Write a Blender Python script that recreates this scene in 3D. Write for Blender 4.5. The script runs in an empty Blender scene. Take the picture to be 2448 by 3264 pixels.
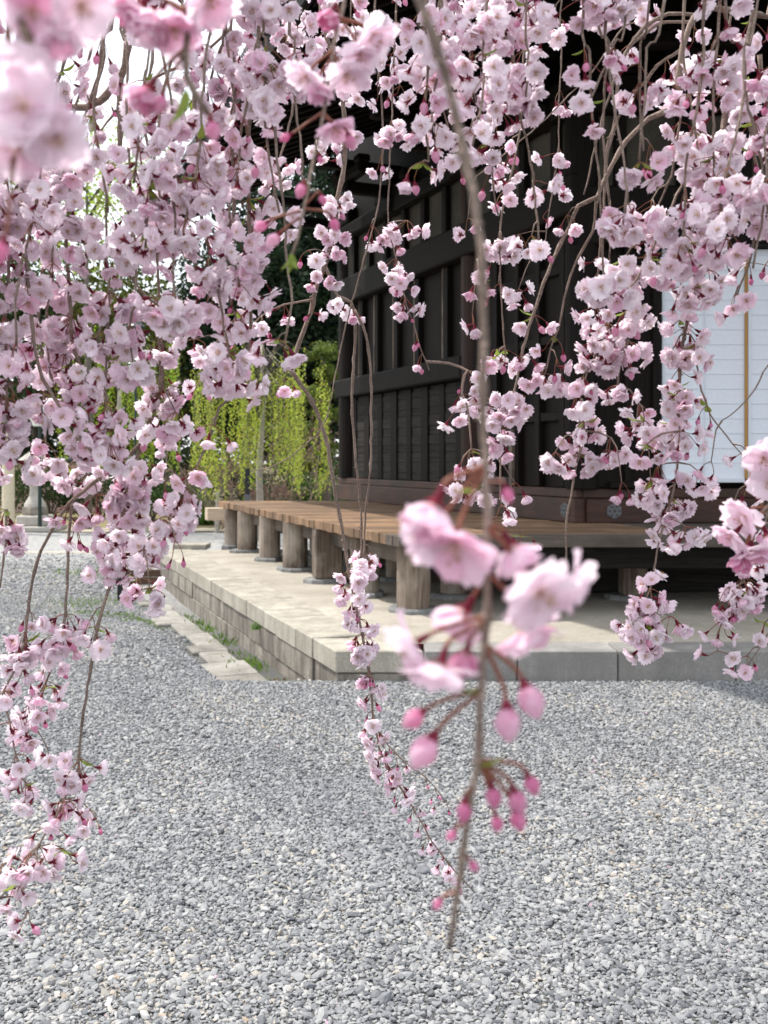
import bpy, math, random
import numpy as np
from mathutils import Vector, Matrix

random.seed(7)
rng = np.random.default_rng(7)
R = math.radians
sc = bpy.context.scene
col = sc.collection

# ------------------------------------------------------------------ camera
CAMZ = 1.5
FPX = 3173.0            # focal length in photo pixels (35 mm on a 36 mm tall frame)
HOR = 1465.0            # horizon row in the photo
cd = bpy.data.cameras.new("camera")
cd.sensor_fit = 'VERTICAL'
cd.sensor_height = 36.0
cd.lens = 35.0
cd.shift_y = -(1632.0 - HOR) / 3264.0
cd.clip_start = 0.02
cd.clip_end = 1500
cd.dof.use_dof = True
cd.dof.focus_distance = 1.95
cd.dof.aperture_fstop = 9.2
cam = bpy.data.objects.new("camera", cd)
cam.location = (0, 0, CAMZ)
cam.rotation_euler = (R(90), 0, 0)
col.objects.link(cam)
sc.camera = cam

# ------------------------------------------------------------------ sky and sun
SUN_EL = R(63)
SUN_AZ_VEC = Vector((-0.93, 0.37, 0)).normalized()      # horizontal direction towards the sun
to_sun = SUN_AZ_VEC * math.cos(SUN_EL) + Vector((0, 0, math.sin(SUN_EL)))
w = bpy.data.worlds.new("World")
sc.world = w
w.use_nodes = True
nt = w.node_tree
nt.nodes.clear()
out = nt.nodes.new("ShaderNodeOutputWorld")
bg = nt.nodes.new("ShaderNodeBackground")
sky = nt.nodes.new("ShaderNodeTexSky")
sky.sky_type = 'NISHITA'
sky.sun_disc = False
sky.sun_elevation = SUN_EL
sky.sun_rotation = math.atan2(SUN_AZ_VEC.x, SUN_AZ_VEC.y)
sky.air_density = 1.0
sky.dust_density = 3.0
# thin bright high cloud over the whole sky
mixs = nt.nodes.new("ShaderNodeMix"); mixs.data_type = 'RGBA'
mixs.inputs[0].default_value = 0.62
mixs.inputs[7].default_value = (9.2, 9.4, 9.7, 1)
nt.links.new(sky.outputs[0], mixs.inputs[6])
nt.links.new(mixs.outputs[2], bg.inputs[0])
bg.inputs[1].default_value = 0.15
nt.links.new(bg.outputs[0], out.inputs[0])

sd = bpy.data.lights.new("sun", 'SUN')
sd.energy = 3.4
sd.angle = R(0.9)
sd.color = (1.0, 0.96, 0.9)
sun = bpy.data.objects.new("sun", sd)
sun.rotation_euler = (-to_sun).to_track_quat('-Z', 'Y').to_euler()
col.objects.link(sun)

sc.view_settings.view_transform = 'Standard'
sc.view_settings.look = 'None'
sc.view_settings.gamma = 1.0
sc.view_settings.use_curve_mapping = False
sc.view_settings.exposure = 0.70
sc.cycles.use_denoising = True
sc.cycles.max_bounces = 8
sc.cycles.transparent_max_bounces = 8
sc.cycles.sample_clamp_indirect = 6.0

# ------------------------------------------------------------------ helpers
SC = 2448.0 / 1659.0

def S(px, py, Y):
    """photo pixel (2448 wide) at depth Y -> world"""
    return Vector(((px - 1224.0) * Y / FPX, Y, CAMZ - (py - HOR) * Y / FPX))

def D(x, y, Y):
    return S(x * SC, y * SC, Y)

def tag(o, label=None, cat=None, group=None, kind=None):
    if label: o["label"] = label
    if cat: o["category"] = cat
    if group: o["group"] = group
    if kind: o["kind"] = kind
    return o

def empty(name, loc=(0, 0, 0)):
    o = bpy.data.objects.new(name, None)
    o.empty_display_size = 0.1
    o.location = loc
    col.objects.link(o)
    return o

def adopt(o, parent):
    if parent is not None:
        o.parent = parent
        o.matrix_parent_inverse = PINV[parent.name] if parent.name in PINV else Matrix.Translation(-Vector(parent.location))
    return o
PINV = {}

def mesh_arrays(name, V, F, C=None, smooth=False):
    """triangle mesh from numpy arrays"""
    me = bpy.data.meshes.new(name)
    V = np.asarray(V, dtype=np.float32); F = np.asarray(F, dtype=np.int32)
    me.vertices.add(len(V)); me.vertices.foreach_set("co", V.ravel())
    me.loops.add(F.size); me.loops.foreach_set("vertex_index", F.ravel())
    me.polygons.add(len(F))
    me.polygons.foreach_set("loop_start", np.arange(0, F.size, 3, dtype=np.int32))
    if smooth:
        me.polygons.foreach_set("use_smooth", np.ones(len(F), dtype=bool))
    if C is not None:
        at = me.color_attributes.new("Col", 'FLOAT_COLOR', 'POINT')
        C4 = np.ones((len(V), 4), dtype=np.float32); C4[:, :3] = C
        at.data.foreach_set("color", C4.ravel())
    me.update(calc_edges=True)
    me.validate()
    return me

class MB:
    def __init__(self):
        self.v = []; self.f = []; self.c = []; self.smooth = False
    def add(self, vs, fs, c=None):
        b = len(self.v)
        self.v += [tuple(p) for p in vs]
        self.f += [tuple(i + b for i in q) for q in fs]
        self.c += [c if c is not None else (1, 1, 1)] * len(vs)
    def cbox(self, o, a, b, c, ch=0.004):
        """chamfered box: centre o, half axes a, b, c (vectors)"""
        o = Vector(o); a = Vector(a); b = Vector(b); c = Vector(c)
        la, lb, lc = max(a.length, 1e-6), max(b.length, 1e-6), max(c.length, 1e-6)
        ch = min(ch, .45 * la, .45 * lb, .45 * lc)
        ia, ib, ic = 1 - ch / la, 1 - ch / lb, 1 - ch / lc
        vs = []; idx = {}
        for sx in (-1, 1):
            for sy in (-1, 1):
                for sz in (-1, 1):
                    for k, (fa, fb, fc) in enumerate(((1, ib, ic), (ia, 1, ic), (ia, ib, 1))):
                        idx[(sx, sy, sz, k)] = len(vs)
                        vs.append(o + a * (sx * fa) + b * (sy * fb) + c * (sz * fc))
        fs = []
        I = idx
        for s in (-1, 1):
            fs.append([I[(s, -1, -1, 0)], I[(s, s, -s, 0)] if False else I[(s, 1, -1, 0)], I[(s, 1, 1, 0)], I[(s, -1, 1, 0)]])
            fs.append([I[(-1, s, -1, 1)], I[(1, s, -1, 1)], I[(1, s, 1, 1)], I[(-1, s, 1, 1)]])
            fs.append([I[(-1, -1, s, 2)], I[(1, -1, s, 2)], I[(1, 1, s, 2)], I[(-1, 1, s, 2)]])
        for s1 in (-1, 1):
            for s2 in (-1, 1):
                fs.append([I[(s1, s2, -1, 0)], I[(s1, s2, 1, 0)], I[(s1, s2, 1, 1)], I[(s1, s2, -1, 1)]])
                fs.append([I[(s1, -1, s2, 0)], I[(s1, 1, s2, 0)], I[(s1, 1, s2, 2)], I[(s1, -1, s2, 2)]])
                fs.append([I[(-1, s1, s2, 1)], I[(1, s1, s2, 1)], I[(1, s1, s2, 2)], I[(-1, s1, s2, 2)]])
        for sx in (-1, 1):
            for sy in (-1, 1):
                for sz in (-1, 1):
                    fs.append([I[(sx, sy, sz, 0)], I[(sx, sy, sz, 1)], I[(sx, sy, sz, 2)]])
        # orient faces outwards
        out = []
        for f in fs:
            p = [vs[i] for i in f]
            n = (p[1] - p[0]).cross(p[2] - p[0])
            cen = sum(p, Vector()) / len(p)
            out.append(f if n.dot(cen - o) > 0 else f[::-1])
        self.add(vs, out)
        return self
    def box(self, lo, hi, ch=0.004):
        lo = Vector(lo); hi = Vector(hi); h = (hi - lo) / 2
        return self.cbox((lo + hi) / 2, (h.x, 0, 0), (0, h.y, 0), (0, 0, h.z), ch)
    def tube(self, pts, rad, n=6, c=None, cap=True):
        pts = [Vector(p) for p in pts]
        if not hasattr(rad, '__len__'): rad = [rad] * len(pts)
        up = Vector((0.13, 0.31, 0.94)).normalized()
        rings = []
        b0 = len(self.v); vs = []
        side = None
        for i, p in enumerate(pts):
            d = (pts[min(i + 1, len(pts) - 1)] - pts[max(i - 1, 0)])
            d = d.normalized() if d.length > 1e-9 else Vector((0, 0, 1))
            if side is None:
                side = d.cross(up)
                if side.length < 1e-3: side = d.cross(Vector((1, 0, 0)))
            side = (side - d * side.dot(d)).normalized()
            oth = d.cross(side)
            for k in range(n):
                a = 2 * math.pi * k / n
                vs.append(p + (side * math.cos(a) + oth * math.sin(a)) * rad[i])
        fs = []
        for i in range(len(pts) - 1):
            for k in range(n):
                k2 = (k + 1) % n
                fs.append((i * n + k, i * n + k2, (i + 1) * n + k2, (i + 1) * n + k))
        if cap:
            fs.append(tuple(range(n - 1, -1, -1)))
            m = (len(pts) - 1) * n
            fs.append(tuple(range(m, m + n)))
        self.add(vs, fs, c)
        return self
    def lathe(self, cx, cy, prof, n=16, c=None, phase=0.0):
        vs = []; fs = []
        for (r, z) in prof:
            for k in range(n):
                a = 2 * math.pi * k / n + phase
                vs.append((cx + r * math.cos(a), cy + r * math.sin(a), z))
        for i in range(len(prof) - 1):
            for k in range(n):
                k2 = (k + 1) % n
                fs.append((i * n + k, i * n + k2, (i + 1) * n + k2, (i + 1) * n + k))
        fs.append(tuple(range(n - 1, -1, -1)))
        m = (len(prof) - 1) * n
        fs.append(tuple(range(m, m + n)))
        self.add(vs, fs, c)
        return self
    def mesh(self, name, smooth=False, color=False):
        me = bpy.data.meshes.new(name)
        me.from_pydata(self.v, [], self.f)
        if smooth: me.polygons.foreach_set("use_smooth", [True] * len(me.polygons))
        if color:
            at = me.color_attributes.new("Col", 'FLOAT_COLOR', 'POINT')
            at.data.foreach_set("color", [x for c in self.c for x in (*c, 1.0)])
        me.update()
        return me
    def build(self, name, mat, parent=None, smooth=False, color=False):
        me = self.mesh(name, smooth, color)
        me.materials.append(mat)
        o = bpy.data.objects.new(name, me)
        col.objects.link(o)
        adopt(o, parent)
        return o

def obj(name, me, mat=None, parent=None):
    if mat is not None and not me.materials: me.materials.append(mat)
    o = bpy.data.objects.new(name, me)
    col.objects.link(o)
    adopt(o, parent)
    return o

# ------------------------------------------------------------------ materials
def mat(name):
    m = bpy.data.materials.new(name); m.use_nodes = True
    n = m.node_tree
    return m, n, n.nodes["Principled BSDF"], n.nodes["Material Output"]

def node(n, t, **kw):
    x = n.nodes.new(t)
    for k, v in kw.items():
        setattr(x, k, v)
    return x

def ramp(n, fac, stops):
    r = n.nodes.new("ShaderNodeValToRGB")
    cr = r.color_ramp
    while len(cr.elements) > 1: cr.elements.remove(cr.elements[-1])
    cr.elements[0].position = stops[0][0]; cr.elements[0].color = (*stops[0][1], 1)
    for p, c in stops[1:]:
        e = cr.elements.new(p); e.color = (*c, 1)
    n.links.new(fac, r.inputs[0])
    return r.outputs[0]

def noise(n, vec, scale, detail=4, rough=.55, dist=0.0):
    t = n.nodes.new("ShaderNodeTexNoise")
    t.inputs["Scale"].default_value = scale
    t.inputs["Detail"].default_value = detail
    t.inputs["Roughness"].default_value = rough
    t.inputs["Distortion"].default_value = dist
    if vec is not None: n.links.new(vec, t.inputs["Vector"])
    return t.outputs["Fac"]

def coords(n, scale=(1, 1, 1), rot=(0, 0, 0), objrand=True):
    tc = n.nodes.new("ShaderNodeTexCoord")
    mp = n.nodes.new("ShaderNodeMapping")
    mp.inputs["Scale"].default_value = scale
    mp.inputs["Rotation"].default_value = rot
    n.links.new(tc.outputs["Object"], mp.inputs["Vector"])
    if objrand:
        oi = n.nodes.new("ShaderNodeObjectInfo")
        ml = n.nodes.new("ShaderNodeMath"); ml.operation = 'MULTIPLY'; ml.inputs[1].default_value = 37.0
        n.links.new(oi.outputs["Random"], ml.inputs[0])
        cb = n.nodes.new("ShaderNodeCombineXYZ")
        for i in range(3): n.links.new(ml.outputs[0], cb.inputs[i])
        ad = n.nodes.new("ShaderNodeVectorMath"); ad.operation = 'ADD'
        n.links.new(mp.outputs[0], ad.inputs[0]); n.links.new(cb.outputs[0], ad.inputs[1])
        return ad.outputs[0]
    return mp.outputs[0]

def mixc(n, fac, a, b, mode='MIX'):
    m = n.nodes.new("ShaderNodeMix"); m.data_type = 'RGBA'; m.blend_type = mode
    for i, v in ((0, fac), (6, a), (7, b)):
        if hasattr(v, 'links'): n.links.new(v, m.inputs[i])
        elif i == 0: m.inputs[0].default_value = v
        else: m.inputs[i].default_value = (*v, 1)
    return m.outputs[2]

def bump(n, bs, h, strength=.3, dist=.01):
    b = n.nodes.new("ShaderNodeBump")
    b.inputs["Strength"].default_value = strength
    b.inputs["Distance"].default_value = dist
    n.links.new(h, b.inputs["Height"])
    n.links.new(b.outputs[0], bs.inputs["Normal"])

def objrandom(n):
    return n.nodes.new("ShaderNodeObjectInfo").outputs["Random"]

def wood(name, dark, light, scale, rough=.7, bstr=.3, grain=(0, 0, 0), stain=None, spec=.3, var=.5):
    """grain stretched along the axis with the small scale value"""
    m, n, b, o = mat(name)
    v = coords(n, scale, grain)
    f = noise(n, v, 1.0, 6, .65, .6)
    c = ramp(n, f, [(.25, dark), (.5, tuple((x + y) / 2 for x, y in zip(dark, light))), (.75, light)])
    r = objrandom(n)
    c = mixc(n, 1.0, c, ramp(n, r, [(0, (1 - var, 1 - var, 1 - var)), (1, (1, 1, 1))]), 'MULTIPLY')
    if stain:
        v2 = coords(n, (1.6, 1.6, 1.1))
        f2 = noise(n, v2, 1.3, 5, .6)
        fr = ramp(n, f2, [(.45, (0, 0, 0)), (.68, (1, 1, 1))])
        c = mixc(n, fr, c, stain)
    n.links.new(c, b.inputs["Base Color"])
    b.inputs["Roughness"].default_value = rough
    b.inputs["Specular IOR Level"].default_value = spec
    bump(n, b, f, bstr, .006)
    return m

def stone(name, c0, c1, c2, sc1=2.5, sc2=45, rough=.9, streak=None, var=.25, moss=None):
    m, n, b, o = mat(name)
    v = coords(n)
    f1 = noise(n, v, sc1, 6, .65)
    f2 = noise(n, v, sc2, 4, .7)
    c = ramp(n, f1, [(.3, c0), (.52, c1), (.72, c2)])
    c = mixc(n, .55, c, ramp(n, f2, [(.3, (.55, .55, .55)), (.7, (1.35, 1.33, 1.3))]), 'MULTIPLY')
    if streak:
        v3 = coords(n, (7, 7, .9))
        f3 = noise(n, v3, 1.0, 5, .65)
        c = mixc(n, ramp(n, f3, [(.44, (0, 0, 0)), (.66, (.8, .8, .8))]), c, streak)
    if moss:
        f4 = noise(n, v, 3.1, 5, .7)
        c = mixc(n, ramp(n, f4, [(.56, (0, 0, 0)), (.72, (.7, .7, .7))]), c, moss)
    r = objrandom(n)
    c = mixc(n, 1.0, c, ramp(n, r, [(0, (1 - var, 1 - var, 1 - var)), (1, (1, 1, 1))]), 'MULTIPLY')
    n.links.new(c, b.inputs["Base Color"])
    b.inputs["Roughness"].default_value = rough
    b.inputs["Specular IOR Level"].default_value = .25
    bump(n, b, f2, .5, .008)
    return m

def leafmat(name, trans=.45, rough=.6, attr=True, base=(.1, .2, .05)):
    m, n, b, o = mat(name)
    if attr:
        a = n.nodes.new("ShaderNodeAttribute"); a.attribute_name = "Col"
        c = a.outputs["Color"]
        n.links.new(c, b.inputs["Base Color"])
    else:
        b.inputs["Base Color"].default_value = (*base, 1)
    b.inputs["Roughness"].default_value = rough
    b.inputs["Specular IOR Level"].default_value = .25
    tr = n.nodes.new("ShaderNodeBsdfTranslucent")
    if attr: n.links.new(c, tr.inputs[0])
    else: tr.inputs[0].default_value = (*base, 1)
    mx = n.nodes.new("ShaderNodeMixShader"); mx.inputs[0].default_value = trans
    n.links.new(b.outputs[0], mx.inputs[1]); n.links.new(tr.outputs[0], mx.inputs[2])
    n.links.new(mx.outputs[0], o.inputs[0])
    return m

M = {}
M['blossom'] = leafmat('blossom_petal', .55, .6)
M['leaf'] = leafmat('leaf', .45, .5)
M['stalk'] = leafmat('stalk', .15, .5)

def bark(name, c0, c1, sc=1.0):
    m, n, b, o = mat(name)
    v = coords(n, objrand=False)
    f = noise(n, v, 60 * sc, 5, .65)
    f2 = noise(n, v, 9 * sc, 3, .6)
    c = mixc(n, .5, ramp(n, f, [(.3, c0), (.7, c1)]), ramp(n, f2, [(.35, c0), (.65, c1)]))
    f3 = noise(n, coords(n, (260 * sc, 260 * sc, 900 * sc), objrand=False), 1.0, 2, .5)
    c = mixc(n, ramp(n, f3, [(.58, (0, 0, 0)), (.66, (.8, .8, .8))]), c, tuple(x * 1.7 for x in c1))
    n.links.new(c, b.inputs["Base Color"]); b.inputs["Roughness"].default_value = .75
    b.inputs["Specular IOR Level"].default_value = .3
    bump(n, b, f, .5, .002 / sc)
    return m
M['twig'] = bark('twig_bark', (.10, .068, .052), (.27, .205, .165))
M['bark'] = bark('tree_bark', (.05, .042, .036), (.15, .125, .105), .15)
M['palebark'] = bark('pale_bark', (.22, .2, .17), (.42, .38, .32), .15)

DK = (.006, .0045, .0035)
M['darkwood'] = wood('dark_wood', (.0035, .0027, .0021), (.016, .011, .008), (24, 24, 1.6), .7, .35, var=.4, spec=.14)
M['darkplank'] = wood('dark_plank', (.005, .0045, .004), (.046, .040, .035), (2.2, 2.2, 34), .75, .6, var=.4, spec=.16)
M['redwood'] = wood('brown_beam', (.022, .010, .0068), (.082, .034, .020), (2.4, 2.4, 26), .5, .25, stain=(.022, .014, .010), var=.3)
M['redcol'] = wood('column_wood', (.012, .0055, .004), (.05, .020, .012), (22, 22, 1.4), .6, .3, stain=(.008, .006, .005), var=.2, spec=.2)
M['deck'] = wood('deck_plank', (.17, .10, .055), (.38, .238, .135), (2.2, 26, 26), .72, .35, stain=(.095, .06, .04), var=.5)
M['deckfront'] = wood('deck_plank_weathered', (.05, .042, .034), (.16, .13, .105), (2.2, 26, 26), .75, .3, stain=(.05, .04, .03), var=.3)
M['post'] = wood('weathered_post', (.045, .032, .024), (.30, .23, .175), (34, 34, 1.5), .85, .8, stain=(.36, .31, .255), var=.35)
M['beam'] = wood('weathered_beam', (.075, .056, .043), (.20, .16, .125), (2.0, 2.0, 22), .8, .45, stain=(.05, .04, .032), var=.2)
M['freshwood'] = wood('beam_end_wood', (.40, .30, .21), (.62, .50, .38), (2.4, 2.4, 24), .7, .2, var=.1)
M['amber'] = wood('amber_wood', (.33, .16, .04), (.48, .26, .075), (18, 18, 1.5), .5, .1, var=.1)
M['whitewood'] = wood('pale_lattice', (.62, .655, .70), (.67, .705, .75), (9, 9, 2), .6, .05, var=.03)
M['shaded_plaster'] = stone('shaded_plaster', (.05, .045, .036), (.075, .068, .054), (.10, .09, .073), 2, 60, var=.1)  # cream plaster, with the deep shade under the eaves put into its colour
M['iron'] = None
def plain(name, c, rough=.6, metal=0.0, var=.12, sc=14):
    m, n, b, o = mat(name)
    f = noise(n, coords(n), sc, 4, .6)
    cc = ramp(n, f, [(.3, tuple(x * (1 - var) for x in c)), (.7, tuple(min(1, x * (1 + var)) for x in c))])
    n.links.new(cc, b.inputs["Base Color"])
    b.inputs["Roughness"].default_value = rough; b.inputs["Metallic"].default_value = metal
    b.inputs["Specular IOR Level"].default_value = .3
    return m
M['iron'] = plain('weathered_iron', (.10, .10, .105), .6)
M['irondark'] = plain('dark_iron', (.02, .02, .022), .6)
M['black'] = plain('black_paint', (.012, .012, .013), .45)
M['greenmetal'] = plain('dark_green_paint', (.02, .035, .03), .4)
M['cream'] = plain('cream_paint', (.52, .46, .33), .6)
M['lampglass'] = plain('white_lamp_glass', (.7, .72, .68), .3)
M['lamptop'] = plain('verdigris_cap', (.12, .28, .24), .5)
M['tile'] = plain('roof_tile', (.05, .052, .056), .6)
M['pinkwall'] = plain('pink_wall', (.50, .34, .29), .9)
M['granite'] = stone('granite', (.34, .325, .30), (.43, .41, .375), (.52, .50, .46), 2.5, 70, var=.1)
M['cap'] = stone('cap_stone', (.26, .24, .196), (.385, .358, .30), (.475, .445, .38), 2.2, 60, streak=(.24, .22, .185), var=.1, moss=(.26, .245, .19))
M['course'] = stone('course_stone', (.17, .15, .125), (.27, .243, .205), (.39, .355, .30), 4.0, 40, streak=(.085, .075, .064), var=.14)
M['frontstone'] = stone('front_stone', (.17, .166, .158), (.25, .242, .23), (.33, .318, .297), 3.0, 75, streak=(.19, .18, .165), var=.15)
M['bluestone'] = stone('base_stone', (.13, .132, .13), (.21, .21, .205), (.30, .295, .28), 3, 50, var=.2)
M['slab'] = stone('gutter_slab', (.17, .162, .142), (.28, .268, .243), (.38, .366, .336), 3, 45, var=.2, moss=(.13, .15, .05))
M['earth'] = stone('packed_earth', (.23, .21, .172), (.34, .31, .26), (.41, .38, .32), 1.6, 55, var=0, streak=(.30, .275, .23))

# shoji paper: thin white paper that lets light through
def paper():
    m, n, b, o = mat('shoji_paper')
    f = noise(n, coords(n), 30, 4, .6)
    c = ramp(n, f, [(.3, (.68, .715, .77)), (.7, (.74, .775, .83))])
    n.links.new(c, b.inputs["Base Color"]); b.inputs["Roughness"].default_value = .85
    return m
M['paper'] = paper()

# ground: far gravel and the bed under the stones
def groundmat():
    m, n, b, o = mat('gravel_bed')
    v = coords(n, objrand=False)
    vo = n.nodes.new("ShaderNodeTexVoronoi"); vo.inputs["Scale"].default_value = 34
    n.links.new(v, vo.inputs["Vector"])
    sep = n.nodes.new("ShaderNodeSeparateColor"); n.links.new(vo.outputs["Color"], sep.inputs[0])
    c = ramp(n, sep.outputs[0], [(0, (.13, .137, .148)), (.35, (.225, .232, .24)), (.7, (.30, .297, .285)), (1, (.40, .38, .345))])
    f = noise(n, v, .9, 5, .6)
    c = mixc(n, ramp(n, f, [(.4, (0, 0, 0)), (.7, (.55, .55, .55))]), c, (.31, .30, .275))
    # bed under the loose stones, shadow of the gaps put into its dark colour
    sx = n.nodes.new('ShaderNodeSeparateXYZ'); n.links.new(v, sx.inputs[0])
    mrg = n.nodes.new('ShaderNodeMapRange'); mrg.inputs[1].default_value = 9.0; mrg.inputs[2].default_value = 14.0
    n.links.new(sx.outputs[1], mrg.inputs[0])
    c = mixc(n, mrg.outputs[0], (.085, .083, .08), c)
    n.links.new(c, b.inputs["Base Color"]); b.inputs["Roughness"].default_value = .9
    b.inputs["Specular IOR Level"].default_value = .2
    bump(n, b, vo.outputs["Distance"], .8, .012)
    return m
M['ground'] = groundmat()

def stonesmat():
    m, n, b, o = mat('gravel_stone')
    a = n.nodes.new("ShaderNodeAttribute"); a.attribute_name = "tone"; a.attribute_type = 'INSTANCER'
    c = ramp(n, a.outputs["Fac"], [(0, (.10, .104, .112)), (.16, (.158, .164, .174)), (.34, (.22, .225, .231)), (.52, (.268, .270, .270)),
                                   (.68, (.315, .316, .312)), (.80, (.365, .36, .348)), (.87, (.35, .318, .267)), (.93, (.39, .368, .325)), (.96, (.31, .24, .17)), (1, (.46, .455, .44))])
    f = noise(n, coords(n, objrand=False), 1.4, 5, .6)
    c = mixc(n, .5, c, ramp(n, f, [(.3, (.60, .602, .608)), (.7, (.92, .924, .932))]), 'MULTIPLY')
    n.links.new(c, b.inputs["Base Color"]); b.inputs["Roughness"].default_value = .78
    b.inputs["Specular IOR Level"].default_value = .35
    return m
M['pebble'] = stonesmat()

# ------------------------------------------------------------------ the lie of the land
WC = Vector((-0.33, 6.75))                     # outer near corner of the stone platform
PV = Vector((-0.361, 0.9326)).normalized()     # platform side runs this way
PN = Vector((-PV.y, PV.x)); PN = PN if PN.x < 0 else -PN     # out of the side, to the left
PLEN = 8.05
PTOP = 0.206

def sstep(a, b, x):
    t = np.clip((x - a) / (b - a), 0, 1)
    return t * t * (3 - 2 * t)

def ground_z(x, y):
    z = -0.28 * sstep(6.4, 12.5, y)
    along = (x - WC.x) * PV.x + (y - WC.y) * PV.y
    d = (x - WC.x) * PN.x + (y - WC.y) * PN.y
    floor = -0.235 - 0.075 * sstep(0, 7, along)
    k = (1 - sstep(.52, .78, d)) * sstep(0.02, .16, y - 6.72) * (1 - sstep(6.2, 7.2, along))
    k = np.where(d < -.2, np.where(y > 6.8, 1, k), k)
    return z * (1 - k) + np.minimum(z, floor) * k

def nonuni(lo, hi, step, lo2, hi2, n):
    a = np.arange(lo, hi + 1e-6, step)
    g = lambda s, e: s + (e - s) * (np.linspace(0, 1, n)[1:] ** 2.2)
    return np.concatenate([g(lo, lo2)[::-1], a, g(hi, hi2)])
gx = nonuni(-6, 4.5, .06, -260, 260, 16)
gy = nonuni(.8, 15.5, .06, -60, 480, 18)
XX, YY = np.meshgrid(gx, gy)
ZZ = ground_z(XX, YY)
nx, ny = len(gx), len(gy)
V = np.stack([XX.ravel(), YY.ravel(), ZZ.ravel()], 1)
ii = np.arange(nx * ny).reshape(ny, nx)
a, b_, c_, d_ = ii[:-1, :-1].ravel(), ii[:-1, 1:].ravel(), ii[1:, 1:].ravel(), ii[1:, :-1].ravel()
F = np.concatenate([np.stack([a, b_, c_], 1), np.stack([a, c_, d_], 1)])
g = obj('ground', mesh_arrays('ground', V, F, smooth=True), M['ground'])
tag(g, kind='structure')

# loose gravel: real stones
def scatter():
    pts = []
    for (y0, y1, step) in ((2.2, 4.6, .0108), (4.6, 7.2, .0132), (7.2, 13.0, .020), (13.0, 19.0, .032)):
        ys = np.arange(y0, y1, step)
        for yv in ys:
            xl, xr = -.39 * yv - .55, .39 * yv + .55
            xs = np.arange(xl, xr, step)
            p = np.stack([xs, np.full_like(xs, yv)], 1) + rng.uniform(-.65, .65, (len(xs), 2)) * step
            pts.append(p)
    p = np.concatenate(pts)
    d = (p[:, 0] - WC.x) * PN.x + (p[:, 1] - WC.y) * PN.y
    al = (p[:, 0] - WC.x) * PV.x + (p[:, 1] - WC.y) * PV.y
    edge = .44 + .12 * np.sin(al * 5.1) * np.sin(al * 2.3 + 1) + rng.normal(0, .04, len(p))
    keep = (p[:, 1] < 6.735) | ((d > edge))
    keep |= (p[:, 1] < 6.80) & (d > .02)
    keep &= rng.uniform(size=len(p)) > np.clip((p[:, 1] - 14) / 5, 0, 1)
    p = p[keep]
    z = ground_z(p[:, 0], p[:, 1])
    return np.stack([p[:, 0], p[:, 1], z], 1)
P = scatter()
N = len(P)
size = np.clip(rng.lognormal(math.log(.0070), .34, N), .0038, .018)
size *= np.where(P[:, 1] > 13, 1.7, np.where(P[:, 1] > 7.2, 1.25, 1.0))
P[:, 2] += size * rng.uniform(-.05, .62, N)
patch = np.sin(P[:, 0] * 2.3 + 1.3 * np.sin(P[:, 1] * 1.1)) * np.sin(P[:, 1] * 1.9 + .7 * np.sin(P[:, 0] * 3.1)) + .6 * np.sin(P[:, 0] * 6.1 + P[:, 1] * 4.3)
me = bpy.data.meshes.new('gravel')
me.vertices.add(N); me.vertices.foreach_set("co", P.astype(np.float32).ravel())
for nm, typ, arr in (("scl", 'FLOAT_VECTOR', np.stack([size * rng.uniform(.95, 1.55, N), size * rng.uniform(.75, 1.1, N), size * rng.uniform(.36, .78, N)], 1)),
                     ("rot", 'FLOAT_VECTOR', np.stack([rng.normal(0, .33, N), rng.normal(0, .33, N), rng.uniform(0, 6.283, N)], 1)),
                     ("tone", 'FLOAT', np.clip(rng.beta(1.5, 1.45, N) * (.86 + .16 * patch), 0, 1)), ("pick", 'INT', rng.integers(0, 7, N))):
    at = me.attributes.new(nm, typ, 'POINT')
    if typ == 'FLOAT_VECTOR': at.data.foreach_set("vector", arr.astype(np.float32).ravel())
    elif typ == 'INT': at.data.foreach_set("value", arr.astype(np.int32))
    else: at.data.foreach_set("value", arr.astype(np.float32))
gravel = obj('gravel', me, M['pebble'])
tag(gravel, 'loose grey gravel of small mixed stones covering the yard', 'gravel', kind='stuff')
ng = bpy.data.node_groups.new('gravel_stones', 'GeometryNodeTree')
ng.interface.new_socket('Geometry', in_out='INPUT', socket_type='NodeSocketGeometry')
ng.interface.new_socket('Geometry', in_out='OUTPUT', socket_type='NodeSocketGeometry')
gi = ng.nodes.new('NodeGroupInput'); go = ng.nodes.new('NodeGroupOutput')
g2i = ng.nodes.new('GeometryNodeGeometryToInstance')
L = ng.links.new
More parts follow.
